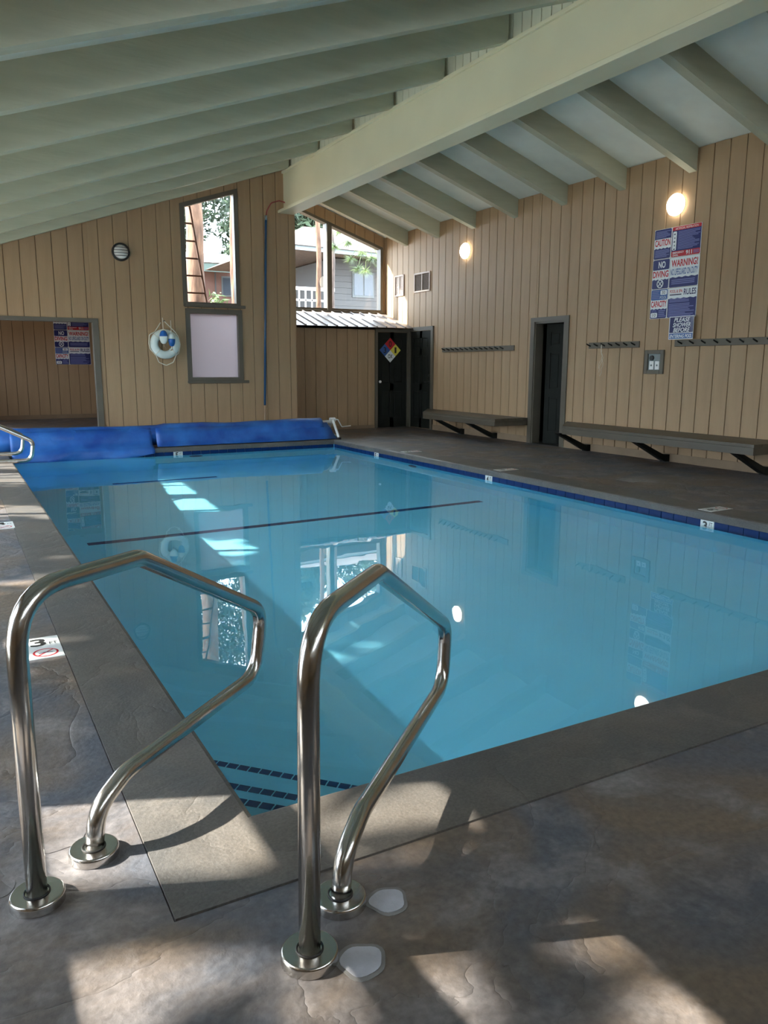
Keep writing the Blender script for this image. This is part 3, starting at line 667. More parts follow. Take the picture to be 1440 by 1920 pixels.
    text('heading', 'CAPACITY', 0, 0, wl * 1.9, h * .44, M_signred, t, bold=.03); area(t, -wl, wl, -h, -h * .28, M_signblue); wave(t, -wl, wl, -h * .32, h * .06, M_signwhite)
    text('word', 'SPA', -wl * .55, -h * .46, wl * .6, h * .18, M_print, t); area(t, -wl * .92, -wl * .12, -h * .94, -h * .60, M_signwhite, 'blank', -0.0038); text('number', '10', -wl * .5, -h * .77, wl * .4, h * .22, M_black, t, -0.0045)
    fine(t, wl * .02, wl * .95, -h * .92, -h * .42, 4, M_print, 7)
    t = thing('pool_rules_sign', at(r, 2), rz, 'POOL and SPA RULES sign with a long list ' + where, 'sign'); panel(t, RW_ - .004, H_ - .004, M_signwhite)
    text('heading', 'RULES', wr * .52, h * .70, wr * .85, h * .42, M_signnavy, t, bold=.02); text('word', 'POOL & SPA', -wr * .45, h * .78, wr * .9, h * .22, M_signred, t, bold=.02); fine(t, -wr * .9, -wr * .05, h * .48, h * .62, 1, M_printdark, 8)
    area(t, -wr, wr, -h, h * .36, M_signblue); wave(t, -wr, wr, h * .33, h * .06, M_signwhite); fine(t, -wr * .9, wr * .5, h * .02, h * .30, 3, M_print, 9); fine(t, -wr * .92, wr * .92, -h * .95, -h * .04, 9, M_print, 10)
sign_set((XR - 0.022, 8.078, 3.145), FACE_R, 1.0, 'on the right wall under the lamp', (0, -1, 0))
sign_set((2.335, 20.775, 2.545), 0.0, 1.04, 'in the hall beyond the doorway', (1, 0, 0))
t = thing('shower_sign', (XR - 0.024, 7.495, 1.817), FACE_R, 'curled navy sign reading PLEASE SHOWER BEFORE ENTERING POOL', 'sign')
q = MB(); n_ = 12; W2, H2 = 0.225, 0.152
def curl(u): return -0.003 - (0.05 * max(0, (u - 0.35) / 0.65) ** 2)
V = []; F = []
for i in range(n_ + 1):
    u = -1 + 2 * i / n_
    for v in (-1, 1): V += [(u * W2, curl(u), v * H2), (u * W2, curl(u) + 0.004, v * H2)]
for i in range(n_):
    a = i * 4; b = a + 4
    F += [(a, b, b + 2, a + 2), (a + 1, a + 3, b + 3, b + 1), (a + 2, b + 2, b + 3, a + 3), (a, a + 1, b + 1, b)]
F += [(0, 2, 3, 1), (n_ * 4, n_ * 4 + 1, n_ * 4 + 3, n_ * 4 + 2)]
q.add(V, F); q.build('board', M_signwhite, t)
def curved_area(z0, z1, m_, nm):
    q = MB(); V = []; 
    for i in range(n_ + 1):
        u = -0.95 + 1.9 * i / n_
        V += [(u * W2, curl(u) - 0.0008, z0), (u * W2, curl(u) - 0.0008, z1)]
    q.add(V, [(2 * i, 2 * i + 2, 2 * i + 3, 2 * i + 1) for i in range(n_)]); q.build(nm, m_, t)
curved_area(-H2 * .42, H2 * .94, M_signnavy, 'field'); curved_area(-H2 * .94, -H2 * .48, M_signmid, 'footer')
for b_, z, ww in [('PLEASE', H2 * .70, .27), ('SHOWER', H2 * .26, .30), ('BEFORE', -H2 * .18, .28), ('ENTERING POOL', -H2 * .72, .39)]:
    me = text_mesh(b_, ww, H2 * .38 if b_ != 'ENTERING POOL' else H2 * .30, shear=.25, bold=.02)
    for v in me.vertices: v.co.y = curl((v.co.x - 0.01) / W2) - 0.0018
    link('line', me, M_signwhite, t, (-0.01, 0, z))

# ------------------------------------------------------------------ wall mounted things
def lit_lamp(y, z, label):
    t = thing('wall_lamp', (XR - 0.016, y, z), FACE_R, label, 'lamp', 'glowing round lamps on the right wall')
    fn = lambda a, b, c: (a, -c, b)
    MB().lathe([(0.0, 0), (0.125, 0), (0.125, 0.025), (0.0, 0.025)], 32, fn).build('base', M_white, t, smooth=True)
    MB().lathe([(0.135, 0.02), (0.142, 0.035), (0.142, 0.055), (0.12, 0.082), (0.07, 0.098), (0.0, 0.102)], 32, fn).build('diffuser', M_lamp, t, smooth=True)
lit_lamp(7.72, 3.42, 'glowing round lamp above the signs on the right wall')
lit_lamp(12.62, 3.42, 'glowing round lamp on the right wall nearer the gable window')
t = thing('bulkhead_lamp', (2.665, YB - 0.016, 3.125), 0, 'unlit round bulkhead lamp with black barred ring on the back wall', 'lamp')
fn = lambda a, b, c: (a, -c, b)
MB().lathe([(0.0, 0), (0.135, 0), (0.145, 0.02), (0.145, 0.05), (0.125, 0.06), (0.115, 0.045), (0.0, 0.045)], 32, fn).build('ring', M_black, t, smooth=True)
MB().lathe([(0.118, 0.045), (0.105, 0.075), (0.07, 0.098), (0.0, 0.108)], 32, fn).build('dome', M_dome, t, smooth=True)
for zz in (-0.066, -0.022, 0.022, 0.066):
    hw = math.sqrt(0.128 ** 2 - zz ** 2); pts = [(-hw * math.cos(a), -0.055 - 0.062 * math.sin(a) * (hw / .128), zz) for a in [math.pi * j / 12 for j in range(13)]]
    MB().tube(pts, 0.0045, 6).build('bar', M_black, t)

def hook_rail(y0, y1, pegs, label):
    L_ = y1 - y0
    t = thing('hook_rail', (XR - 0.016, y1, 1.615), FACE_R, label, 'hook rail', 'peg rails on the right wall')
    box('board', 0, L_, -0.022, 0, -0.045, 0.045, M_trim, t, 0.004)
    for x in pegs:
        q = MB(); q.tube([(x, -0.02, -0.008), (x, -0.075, 0.012), (x, -0.10, 0.024)], [0.011, 0.010, 0.009], 8); q.build('peg', M_door, t)
hook_rail(11.09, 13.38, [0.10 + 0.157 * i for i in range(13)], 'long taupe peg rail above the far bench')
hr2 = hook_rail(8.23, 9.25, [0.04 + 0.15 * i for i in range(7)], 'short taupe peg rail between the ajar door and the switch box')
hook_rail(4.7, 7.60, [0.12 + 0.19 * i for i in range(15)], 'taupe peg rail below the signs, above the near bench')
# cord hanging from a peg
q = MB(); yy, xx0 = 8.90, XR - 0.10
rd = random.Random(3)
for s_ in range(3):
    pts = [(xx0 + 0.02 * s_ * .3, yy + 0.012 * s_, 1.625)]
    for j in range(1, 10): pts.append((xx0 + rd.uniform(-.01, .01), yy + 0.012 * s_ + rd.uniform(-.025, .025) + (-.03 if 3 < j < 7 else 0), 1.625 - 0.052 * j * (1 - .12 * s_)))
    q.tube(fillet(pts, 0.04, 3), 0.0022, 5)
tag(q.build('cord', M_rope), 'thin white cord dangling from the short peg rail', 'cord')

t = thing('switch_box', (XR - 0.016, 7.938, 1.365), FACE_R, 'taupe framed recessed switch box with two white switches beside the signs', 'switch box')
q = MB(); q.bbox(-.172, -.112, -.03, 0, -.165, .165, .004).bbox(.112, .172, -.03, 0, -.165, .165, .004).bbox(-.112, .112, -.03, 0, .112, .165, .004).bbox(-.112, .112, -.03, 0, -.165, -.112, .004); q.build('frame', M_trim, t)
box('plate', -.112, .112, -.008, 0, -.112, .112, M_grey, t)
MB().lathe([(0.036, 0), (0.034, 0.02), (0.0, 0.022)], 18, lambda a, b, c: (-.045 + a, -.008 - c, .055 + b)).build('timer_knob', M_black, t)
for x in (-.05, .052):
    sw = box('switch_plate', x - .038, x + .038, -.014, -.006, -.105, .012, M_white, t, .003); box('toggle', x - .010, x + .010, -.022, -.012, -.058, -.035, M_grey, sw, .002)

def vent(y0, y1, z0, z1, label, dark):
    t = thing('wall_vent', (XR - 0.016, (y0 + y1) / 2, (z0 + z1) / 2), FACE_R, label, 'vent', 'vents high on the right wall')
    a, b = (y1 - y0) / 2, (z1 - z0) / 2; f = .032
    q = MB(); q.bbox(-a, -a + f, -.025, 0, -b, b, .004).bbox(a - f, a, -.025, 0, -b, b, .004).bbox(-a + f, a - f, -.025, 0, b - f, b, .004).bbox(-a + f, a - f, -.025, 0, -b, -b + f, .004); q.build('frame', M_vent, t)
    box('divider', -.012, .012, -.02, 0, -b + f, b - f, M_vent, t)
    box('backing', -a + f, a - f, -.004, 0, -b + f, b - f, dark, t)
    for i in range(14):
        z = -b + f + (i + .5) * (2 * b - 2 * f) / 14
        q = MB(); q.add([(-a + f, -.014, z - .006), (a - f, -.014, z - .006), (a - f, -.005, z + .006), (-a + f, -.005, z + .006)], [(0, 1, 2, 3)]); q.build('louver', dark, t)
vent(13.88, 14.50, 2.80, 3.19, 'square louvered vent above the corner door', M_ventdark)
vent(14.93, 15.32, 2.78, 3.22, 'narrow louvered vent close to the gable window', M_vent)

# ------------------------------------------------------------------ life ring with floats, pole, hose
fy = YB - 0.016
t = thing('life_ring', (3.305, fy - 0.075, 1.655), 0, 'white life ring with rope hanging on the back wall', 'life ring')
MB().tube([(0.183 * math.cos(a), 0, 0.183 * math.sin(a)) for a in [2 * math.pi * j / 40 for j in range(40)]], 0.068, 16, closed=True).build('ring', M_ring, t, smooth=True)
for a in (40, 140, 225, 315):
    a = R(a); c, s_ = math.cos(a), math.sin(a); q = MB()
    for dd in (-.028, .028):
        pass
    pts = [((0.183 + 0.071 * math.cos(b)) * c, 0.071 * math.sin(b), (0.183 + 0.071 * math.cos(b)) * s_) for b in [2 * math.pi * j / 16 for j in range(16)]]
    q.tube(pts, 0.006, 6, closed=True); q.build('strap', M_rope, t)
q = MB(); P = []
for (a, r) in [(90, .38), (50, .27), (30, .26), (0, .255), (-35, .27), (-45, .255), (-68, .33), (-90, .36), (-112, .33), (-130, .255), (-160, .27), (180, .275), (150, .30), (130, .26), (100, .36)]:
    P.append((r * math.cos(R(a)), -0.02, r * math.sin(R(a))))
q.tube(fillet(P, .05, 4), 0.008, 8); q.build('grab_rope', M_rope, t)
MB().tube([(0, 0.06, .385), (0, -0.045, .385)], 0.008, 8).build('hook', M_black, t)
def floatb(x, z, top, bot, label, r):
    t = thing('rope_float', (x, fy - 0.222, z), 0, label, 'float', 'rope floats hung in the life ring')
    prof = lambda z0, z1: [(max(0.004, r * math.sqrt(max(0, 1 - (zz / .115) ** 2)) ** .8), zz) for zz in [z0 + (z1 - z0) * j / 7 for j in range(8)]]
    MB().lathe(prof(-.112, 0.012), 18).build('lower_half', bot, t, smooth=True); MB().lathe(prof(0.012, .112), 18).build('upper_half', top, t, smooth=True)
    MB().tube([(0, 0.02, .32), (0, 0.0, .10)], 0.006, 6).build('line', M_rope, t)
    MB().tube(fillet([(0, 0, -.10), (.01, 0.0, -.15), (.05 if x < 3.3 else -.04, 0, -.19), (.02, .0, -.16)], .03, 3), 0.005, 6).build('tail', M_polebrown, t)
floatb(3.252, 1.765, M_blue, M_ring, 'blue over white rope float hung in the life ring', .068)
floatb(3.386, 1.725, M_ring, M_blue, 'white over blue rope float hung in the life ring', .058)

t = thing('telescopic_pole', (5.066, fy - 0.03, 0), 0, 'tall blue telescopic pool pole leaning on the back wall', 'pole')
MB().tube([(0.012, -0.05, 0.58), (0.134, 0.0, 3.86)], 0.021, 12).build('blue_tube', M_pole, t, smooth=True)
MB().tube([(0.0, -0.06, 0.0), (0.012, -0.05, 0.62)], 0.016, 12).build('inner_tube', M_polebrown, t, smooth=True)
MB().tube([(0.134, 0.0, 3.84), (0.136, 0.0, 3.92)], 0.024, 12).build('end_cap', M_grey, t, smooth=True)
P = [(5.205, fy - .03, 3.90), (5.22, fy - .04, 4.0), (5.30, fy - .05, 4.14), (5.45, fy - .06, 4.19), (5.56, fy - .06, 4.17), (5.68, fy - .06, 4.06)]
tag(MB().tube(fillet(P, .08, 5), 0.011, 10).build('red_hose', M_red, smooth=True), 'thin red hose arching from the pole top to the ridge beam', 'hose')

# ------------------------------------------------------------------ benches
def bench(y0, y1, slant, braces, label, grp):
    t = thing('wall_bench', (XR, y0, 0), 0, label, 'bench', grp)
    D = 0.74; zt = 0.425; L_ = y1 - y0; n_ = 5; wv = D / n_
    for i in range(n_):      # seat boards parallel to the wall; far end cut on a slant
        xa, xb = -D + i * wv + .003, -D + (i + 1) * wv - .003
        ya = lambda x: L_ - slant * (-x / D)
        q = MB(); q.add([(xa, 0, zt - .035), (xb, 0, zt - .035), (xb, ya(xb), zt - .035), (xa, ya(xa), zt - .035), (xa, 0, zt), (xb, 0, zt), (xb, ya(xb), zt), (xa, ya(xa), zt)],
                         [(0, 3, 2, 1), (4, 5, 6, 7), (0, 1, 5, 4), (1, 2, 6, 5), (2, 3, 7, 6), (3, 0, 4, 7)]); q.build('seat_board', M_bench, t)
    box('front_apron', -D - 0.0, -D + .035, 0.0, L_ - slant, zt - .125, zt - .037, M_bench, t, .003)
    box('end_apron', -D + .035, -.02, 0.0, .035, zt - .125, zt - .037, M_bench, t, .003)
    box('wall_cleat', -.055, -.018, 0.0, L_, zt - .125, zt - .037, M_bench, t, .003)
    for yb in braces:
        q = MB(); b = yb - y0; w_ = .045
        q.add([(-D + .04, b - w_, zt - .126), (-D + .14, b - w_, zt - .126), (-.04, b - w_, .06), (-.04, b - w_, .0), (-.14, b - w_, .02),
               (-D + .04, b + w_, zt - .126), (-D + .14, b + w_, zt - .126), (-.04, b + w_, .06), (-.04, b + w_, .0), (-.14, b + w_, .02)],
              [(0, 1, 2, 3, 4), (9, 8, 7, 6, 5), (0, 5, 6, 1), (1, 6, 7, 2), (2, 7, 8, 3), (3, 8, 9, 4), (4, 9, 5, 0)]); br = q.build('brace', M_door, t)
        box('brace_foot', -.115, -.03, b - .05, b + .05, 0.0, .10, M_door, br, .004)
    return t
bench(10.65, 13.95, 1.0, [11.55, 12.6], 'long taupe slatted wall bench beyond the ajar door', 'wall benches along the right wall')
bench(5.75, 9.70, 0.72, [6.05, 7.6, 9.15], 'long taupe slatted wall bench under the signs', 'wall benches along the right wall')

# ------------------------------------------------------------------ pool cover on its reel
t = thing('pool_cover_reel', (0, 12.93, 0), 0, 'rolled blue bubble pool cover on a white reel across the far end of the pool', 'pool cover')
q = MB(); N = 60; K = 22; V = []; F = []; rd = random.Random(5)
ph = [rd.uniform(0, 6.28) for _ in range(8)]
for i in range(N + 1):
    x = 0.25 + (5.80 - 0.25) * i / N
    base = 0.168 + 0.012 * math.sin(x * 1.1 + 1) + (0.016 if x > 2.95 else 0.0)
    if x > 5.4: base *= 1.02
    for k_ in range(K):
        a = 2 * math.pi * k_ / K
        r = base * (1 + 0.05 * math.sin(2 * a + x * 2.2 + ph[0]) + 0.035 * math.sin(3 * a - x * 4.1 + ph[1]) + 0.022 * math.sin(5 * a + x * 7.3 + ph[2]))
        V.append((x, r * math.cos(a), max(0.004, 0.182 + r * math.sin(a))))
for i in range(N):
    for k_ in range(K): F.append((i * K + k_, (i + 1) * K + k_, (i + 1) * K + (k_ + 1) % K, i * K + (k_ + 1) % K))
F += [tuple(range(K)), tuple(range(N * K, (N + 1) * K))[::-1]]
q.add(V, F); roll = q.build('cover_roll', M_cover, t, smooth=True)
# loose flap over the coping into the water
q = MB(); V = []; F = []; NX = 40
path = [(-0.10, 0.31), (-0.16, 0.23), (-0.185, 0.12), (-0.22, 0.04), (-0.33, 0.012), (-0.345, -0.03), (-0.35, -0.09), (-0.36, -0.16)]
for i in range(NX + 1):
    x = 0.72 + (2.78 - 0.72) * i / NX; lim = 1.0 if x < 2.3 else max(0.35, 1 - (x - 2.3) * 1.1)
    for j, (y, z) in enumerate(path):
        dj = 0.016 * math.sin(x * 5 + j * .8) + 0.01 * math.sin(x * 13 + j)
        zz = z if (j < 5 or lim > .99) else max(z, -0.16 * lim + 0.0)
        V.append((x, y + dj - 0.012, max(zz, -0.16)))
m_ = len(path)
for i in range(NX):
    for j in range(m_ - 1): F.append((i * m_ + j, i * m_ + j + 1, (i + 1) * m_ + j + 1, (i + 1) * m_ + j))
q.add(V, F); fl = q.build('cover_flap', M_cover, t, smooth=True)
sol = fl.modifiers.new('thick', 'SOLIDIFY'); sol.thickness = 0.006; sol.offset = 1
# flap at the right end hanging over the coping
q = MB(); V = []; F = []; NX = 30
path = [(-0.12, 0.30), (-0.175, 0.20), (-0.20, 0.10), (-0.24, 0.02), (-0.26, 0.012)]
for i in range(NX + 1):
    x = 2.85 + (5.88 - 2.85) * i / NX
    for j, (y, z) in enumerate(path):
        dj = 0.014 * math.sin(x * 4 + j) + 0.008 * math.sin(x * 11 + j * 2)
        V.append((x + (0.05 * j if i == NX else 0), y + dj - 0.01, z))
m_ = len(path)
for i in range(NX):
    for j in range(m_ - 1): F.append((i * m_ + j, i * m_ + j + 1, (i + 1) * m_ + j + 1, (i + 1) * m_ + j))
q.add(V, F); fl = q.build('cover_flap', M_cover, t, smooth=True); sol = fl.modifiers.new('thick', 'SOLIDIFY'); sol.thickness = 0.006; sol.offset = 1
MB().tube([(0.2, 0, .182), (6.08, 0, .30)], 0.03, 14).build('shaft', M_white, t, smooth=True)
for lx in (6.06, 0.10):
    q = MB()
    for s_ in (-1, 1):
        q.tube([(lx, 0.02 * s_, .335), (lx, 0.27 * s_, .03)], 0.028, 4)
    q.tube([(lx, -.25, .06), (lx, .25, .06)], 0.02, 4); q.tube([(lx - .05, 0, .335), (lx + .05, 0, .335)], .04, 10)
    lg = q.build('leg_frame', M_white, t)
    for s_ in (-1, 1): box('foot_cap', lx - .03, lx + .03, .27 * s_ - .035, .27 * s_ + .035, 0, .035, M_black, lg, .004)
MB().tube(fillet([(6.08, 0, .335), (6.17, 0, .335), (6.24, -.02, .20), (6.42, -.02, .215)], .03, 4), 0.010, 8).build('crank', M_white, t, smooth=True)

# ------------------------------------------------------------------ stainless handrails
def handrail(base, ang, prof, rad, label, spacing, grp):
    t = thing('handrail', (base[0], base[1], 0), ang, label, 'handrail', grp)
    P = fillet([(s_, 0, z) for s_, z in prof], rad, 9)
    MB().tube(P, 0.0245, 20).build('tube', M_steel, t, smooth=True)
    for s_ in (0.0, spacing):
        MB().lathe([(0.0, 0.0), (0.064, 0.0), (0.065, 0.001), (0.065, 0.002), (0.065, 0.018), (0.065, 0.019), (0.0635, 0.0235), (0.0610, 0.0255), (0.0600, 0.026), (0.0590, 0.026), (0.030, 0.026), (0.0, 0.026)], 40).build('base_flange', M_steel, t, smooth=True, loc=(s_, 0, 0))
        MB().tube([(0.0295 * math.cos(a), 0.0295 * math.sin(a), 0.0275) for a in [2 * math.pi * j / 24 for j in range(24)]], 0.0022, 6, closed=True).build('gasket', M_black, t, loc=(s_, 0, 0))
RADS = [0.15, 0.10, 0.09, 0.11, 0.16, 0.10]
handrail((0.5957, 1.4148), math.atan2(0.6899, 0.7239), [(0, 0.0), (0.018, 0.775), (0.49, 0.765), (1.31, 0.352), (1.27, 0.130), (0.345, 0.153), (0.215, 0.112), (0.192, 0.0)], RADS,
         'stainless steel handrail at the pool corner, right one of the near pair', 0.192, 'paired handrails at the near pool corner')
handrail((0.0831, 1.9095), math.atan2(0.6440, 0.7650), [(0, 0.0), (0.004, 0.785), (0.45, 0.768), (1.115, 0.418), (1.06, 0.185), (0.335, 0.170), (0.219, 0.125), (0.199, 0.0)], RADS,
         'stainless steel handrail at the pool corner, left one of the near pair', 0.199, 'paired handrails at the near pool corner')
PF = [(0, 0.0), (0.01, 0.775), (0.47, 0.765), (1.20, 0.385), (1.17, 0.155), (0.34, 0.158), (0.217, 0.115), (0.195, 0.0)]
handrail((-0.36, 10.35), 0.0, PF, RADS, 'far stainless handrail on the left deck, nearer of the two', 0.195, 'handrails on the far left deck')
handrail((-0.40, 11.25), 0.0, PF, RADS, 'far stainless handrail on the left deck, closest to the cover roll', 0.195, 'handrails on the far left deck')

# ------------------------------------------------------------------ outdoors
k = MB()
for (x0, x1, y0, y1) in [(-40, XL - .1, -30, 60), (XL - .1, 40, 20.95, 60), (3.7, 40, YG + .3, 20.95), (XR + 1.4, 40, -30, YG + .3), (XL - .1, XR + 1.4, -30, YF - .1), (3.7, 5.66, YB + .1, YG + .3), (XL - .1, -.9, YB + .1, 20.95)]:
    k.box(x0, x1, y0, y1, -0.4, -0.12)
tag(k.build('ground', M_ground), kind='structure')
struct(box('bounce_slab', XL - 9.0, XL - .1, -12, 20, -0.125, -0.06, mat('patio concrete', (0.46, 0.43, 0.39), 0.8, var=0.08), None))  # pale slab added out of view to bounce sunlight up onto the ceiling
def crown_mesh(n_, rx, rz, size, rd):
    V = []; F = []
    for i in range(n_):
        while True:
            p = Vector((rd.uniform(-1, 1), rd.uniform(-1, 1), rd.uniform(-1, 1)))
            if p.length < 1: break
        p = Vector((p.x * rx, p.y * rx, p.z * rz))
        for j in range(3):
            a = Vector((rd.gauss(0, 1), rd.gauss(0, 1), rd.gauss(0, 1))).normalized(); b = a.orthogonal().normalized()
            s_ = size * rd.uniform(.6, 1.3); c = p + Vector((rd.gauss(0, .15), rd.gauss(0, .15), rd.gauss(0, .15))) * size * 2
            n0 = len(V); V += [c - b * s_ * .22, c + a * s_, c + b * s_ * .22, c - a * s_ * .5]; F.append((n0, n0 + 1, n0 + 2, n0 + 3))
    return V, F
def trunk(t, pts, rads, m_):
    P = [Vector(p) for p in pts]; out = []; rr = []
    for i in range(len(P) - 1):
        for j in range(6):
            u = j / 6; out.append(P[i].lerp(P[i + 1], u)); rr.append(rads[i] * (1 - u) + rads[i + 1] * u)
    out.append(P[-1]); rr.append(rads[-1])
    rd = random.Random(int(P[0].x * 100)); out = [p + Vector((rd.gauss(0, .012), rd.gauss(0, .012), 0)) for p in out]
    return MB().tube(out, rr, 14).build('trunk', m_, t, smooth=True)
def pine(x, y, h_, r, label, crown=None, m_=M_bark, grp=None, seed=1, lean=0.0):
    t = thing('pine_tree', (x, y, -0.12), 0, label, 'tree', grp)
    trunk(t, [(0, 0, 0), (lean * .4, 0, h_ * .4), (lean, 0, h_)], [r, r * .85, r * .35], m_)
    if crown:
        zc, rx, rz, n_, size = crown
        V, F = crown_mesh(n_, rx, rz, size, random.Random(seed)); mesh_obj('crown', V, F, M_leaf, t, loc=(lean * zc / h_, 0, zc))
    return t
pine(4.95, 17.5, 13, 0.21, 'thick red-barked pine trunk right outside the tall window', (12, 1.6, 2.0, 500, .3))
pine(5.68, 17.0, 8.5, 0.13, 'slim pine trunk at the right edge of the tall window', None)
pine(8.33, 18.5, 12, 0.072, 'slim sunlit pine trunk in the left pane of the gable window', None)
pine(8.72, 18.5, 12, 0.055, 'slim dark pine trunk beside the gable window mullion', None, M_bark2)
BT = [(5.4, 42, 13, 5.0, 'dark pine left of the pink house'), (11.0, 49, 15, 5.0, 'pine right behind the pink house'), (17.0, 44, 15, 5.5, 'tall pine rising behind the grey house roof'),
      (23.5, 45, 14, 5.5, 'bushy pine right of the grey house'), (15.6, 37.5, 12, 3.4, 'small pine between the two houses'), (21.5, 36.5, 11, 3.6, 'low bushy pine close behind the grey house'), (5.0, 55, 17, 5.0, 'tallest pine furthest back')]
for i, (x, y, h_, r, lb) in enumerate(BT):
    pine(x, y, h_, 0.22, lb + ' in the distance', (h_ * .55, r * .55, h_ * .45, 4500, .38), M_bark, 'pines beyond the houses', 20 + i)
pine(6.95, 24.3, 10, 0.12, 'dense young pine half hidden by the thick trunk', (7.75, 1.75, 2.6, 3200, .17), seed=77)
# pine bough with needle tufts outside the gable window
pt = pine(10.55, 17.6, 11, 0.13, 'pine whose drooping needled bough hangs outside the gable window', None)
t = bpy.data.objects.new('bough', None); C.objects.link(t); t.parent = pt; t.location = (9.6 - 10.55, 17.35 - 17.6, 4.72)
rd = random.Random(11)
main = [(0.9, .24, .30), (0.6, .2, .25), (0.1, 0, .12), (-0.45, -.05, -.1), (-0.9, -.1, -.35)]
MB().tube(fillet(main, .2, 4), 0.014, 8).build('twig', M_polebrown, t)
tufts = [(-.42, -.05, -.12), (-.75, -.1, -.3), (-1.05, -.1, -.45), (-1.28, -.12, -.22), (-.62, .05, -.62), (-.95, 0, -.78), (-.35, .05, -.72), (-.78, -.05, -1.0), (-1.18, .1, .05), (-.2, .1, -.45), (-.5, .1, -1.02), (-1.35, 0, -.55), (-.12, 0, -.9)]
for c in tufts:
    c = Vector(c); q = MB(); root_ = Vector((-0.5, 0, -.12))
    q.tube([c + (root_ - c) * .55, c], 0.006, 5)
    for i in range(130):
        d_ = Vector((rd.gauss(0, 1), rd.gauss(0, 1), rd.gauss(-.15, 1))).normalized() + (c - root_).normalized() * .55; d_.normalize()
        b = d_.orthogonal().normalized() * 0.008; e_ = c + d_ * rd.uniform(.15, .25)
        q.add([c - b, c + b, e_], [(0, 1, 2)])
    q.build('needle_tuft', M_needle, t)
# ladder leaning outside the tall window
t = thing('orchard_ladder', (4.12, 14.75, -0.12), 0, 'wooden orchard ladder leaning outside the tall window', 'ladder')
MB().tube([(-.20, .15, 0), (-.12, .02, 5.0)], 0.02, 8).build('rail', M_ladder, t)
MB().tube([(.66, .15, 0), (-.12, .02, 4.95)], 0.02, 8).build('rail', M_ladder, t)
for i in range(15):
    z = .3 + .305 * i; f = z / 5.0; q = MB()
    xa = -.20 + .08 * f; xb = .66 - .78 * f
    if xb - xa > .03: q.box(xa, xb, .12 - .1 * f, .15 - .1 * f, z - .014, z + .014); q.build('rung', M_ladder, t)
# grey house with porch
t = thing('grey_house', (10.0, 25.0, -0.12), 0, 'grey lap-sided house with hip roof and white porch rail beyond the gable window', 'house')
q = MB(); q.box(1.75, 8, 0.0, 5, 0, 5.0); q.build('wall', M_house, t)
for i in range(24): box('siding_board', 1.73, 8, -.03, 0.0, .05 + i * .2, .05 + i * .2 + .192, M_houseboard, t)
q = MB(); q.add([(-.9, -2.0, 5.05), (8.8, -.9, 5.05), (8.8, 6, 5.05), (-.9, 6, 5.05), (1.6, 2.0, 6.3), (7, 2.0, 6.3)], [(0, 1, 5, 4), (1, 2, 5), (2, 3, 4, 5), (3, 0, 4), (3, 2, 1, 0)]); rf = q.build('roof', M_houseroof, t)
q = MB(); q.add([(-.9, -2.0, 4.9), (8.8, -.9, 4.9), (8.8, -.85, 5.05), (-.9, -1.95, 5.05)], [(0, 1, 2, 3)]); q.build('fascia', M_housetrim, rf)
wn = box('window', 2.5, 3.35, -.06, -.03, 3.75, 4.6, M_housetrim, t); 
for a, b in ((2.56, 2.9), (2.95, 3.29)): box('pane', a, b, -.075, -.06, 3.82, 4.54, M_hglass, wn)
q = MB(); q.box(-1.0, 1.75, -1.6, 3, 0, 3.15); q.build('porch_deck', M_house, t)
box('porch_post', 0.95, 1.08, -1.55, -1.42, 3.15, 4.95, M_house, t); box('porch_post', -.9, -.77, -1.55, -1.42, 3.15, 4.95, M_house, t)
q = MB(); q.box(-.9, 1.1, -1.58, -1.5, 3.75, 3.85); q.build('rail', M_white, t); q = MB(); q.box(-.9, 1.1, -1.56, -1.52, 3.42, 3.48); q.build('rail', M_white, t)
for i in range(9): box('baluster', -.8 + i * .22, -.76 + i * .22, -1.56, -1.52, 3.2, 3.75, M_white, t)
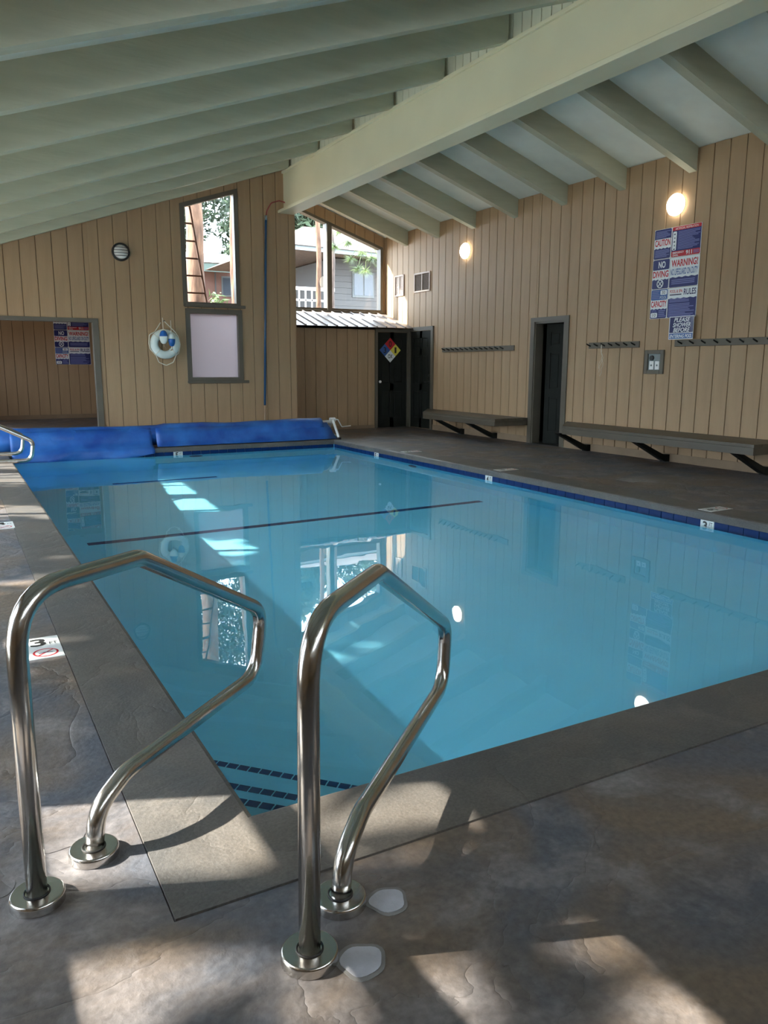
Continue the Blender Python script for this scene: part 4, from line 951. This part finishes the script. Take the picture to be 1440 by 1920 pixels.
# pink house
t = thing('pink_house', (8.39, 32.2, -0.12), 0, 'dusty pink house with a pale roof beyond the tall window', 'house')
q = MB(); q.box(-3, 2.2, 0.0, 4, 0, 5.4); q.build('wall', M_pink, t)
box('corner_board', 1.47, 1.52, -.04, 0, 0, 5.3, M_house, t)
q = MB(); q.add([(-3.6, -1.0, 5.36), (2.6, -1.0, 5.4), (2.6, 5, 5.4), (-3.6, 5, 5.36), (-3.6, 2, 6.05), (2.6, 2, 6.15)], [(0, 1, 5, 4), (3, 4, 5, 2), (0, 4, 3), (1, 2, 5), (3, 2, 1, 0)]); q.build('roof', M_paleroof, t)
box('eave_board', -3.5, 2.5, -.95, -.9, 5.05, 5.36, mat('eave green', (.06, .09, .075), .6), t)
wn = box('window', 1.75, 2.15, -.05, 0, 4.2, 5.0, M_housetrim, t); box('pane', 1.80, 2.10, -.07, -.05, 4.26, 4.94, M_hglass, wn)
# shrubs under the pink house
t = thing('shrub', (7.9, 26.0, 0), 0, 'low yellowish shrub in front of the pink house', 'shrub')
V, F = crown_mesh(250, .7, 1.9, .16, random.Random(4)); mesh_obj('foliage', V, F, M_needle, t, loc=(0, 0, 1.9)); MB().tube([(0, 0, -.12), (0, 0, 2.0)], .04, 6).build('stem', M_bark, t)
# pines on the sunny side that dapple the light through the left windows
def side_pine(x, y, zc, rx, rz, n_, size, seed, label):
    t = thing('pine_tree', (x, y, -0.12), 0, label, 'tree', 'pines outside the left windows')
    trunk(t, [(0, 0, 0), (0, 0, zc), (0, 0, zc + rz)], [.16, .12, .05], M_bark)
    V, F = crown_mesh(n_, rx, rz, size, random.Random(seed)); mesh_obj('crown', V, F, M_leaf, t, loc=(0, 0, zc))

side_pine(-6.4, 6.8, 5.3, 1.0, 1.3, 190, .28, 31, 'pine outside the left windows, second from the camera')
side_pine(-6.9, 9.1, 5.4, 1.15, 1.4, 380, .30, 32, 'pine outside the left windows, third from the camera')
side_pine(-6.0, 11.3, 5.3, 0.8, 1.3, 240, .28, 33, 'pine outside the left windows, fourth from the camera')
side_pine(-7.6, 4.9, 6.55, 1.15, 0.62, 75, .26, 34, 'sparse pine outside the left windows, nearest the camera')
side_pine(-6.8, 15.9, 5.4, 1.3, 1.4, 260, .28, 35, 'pine outside the left windows, farthest from the camera')
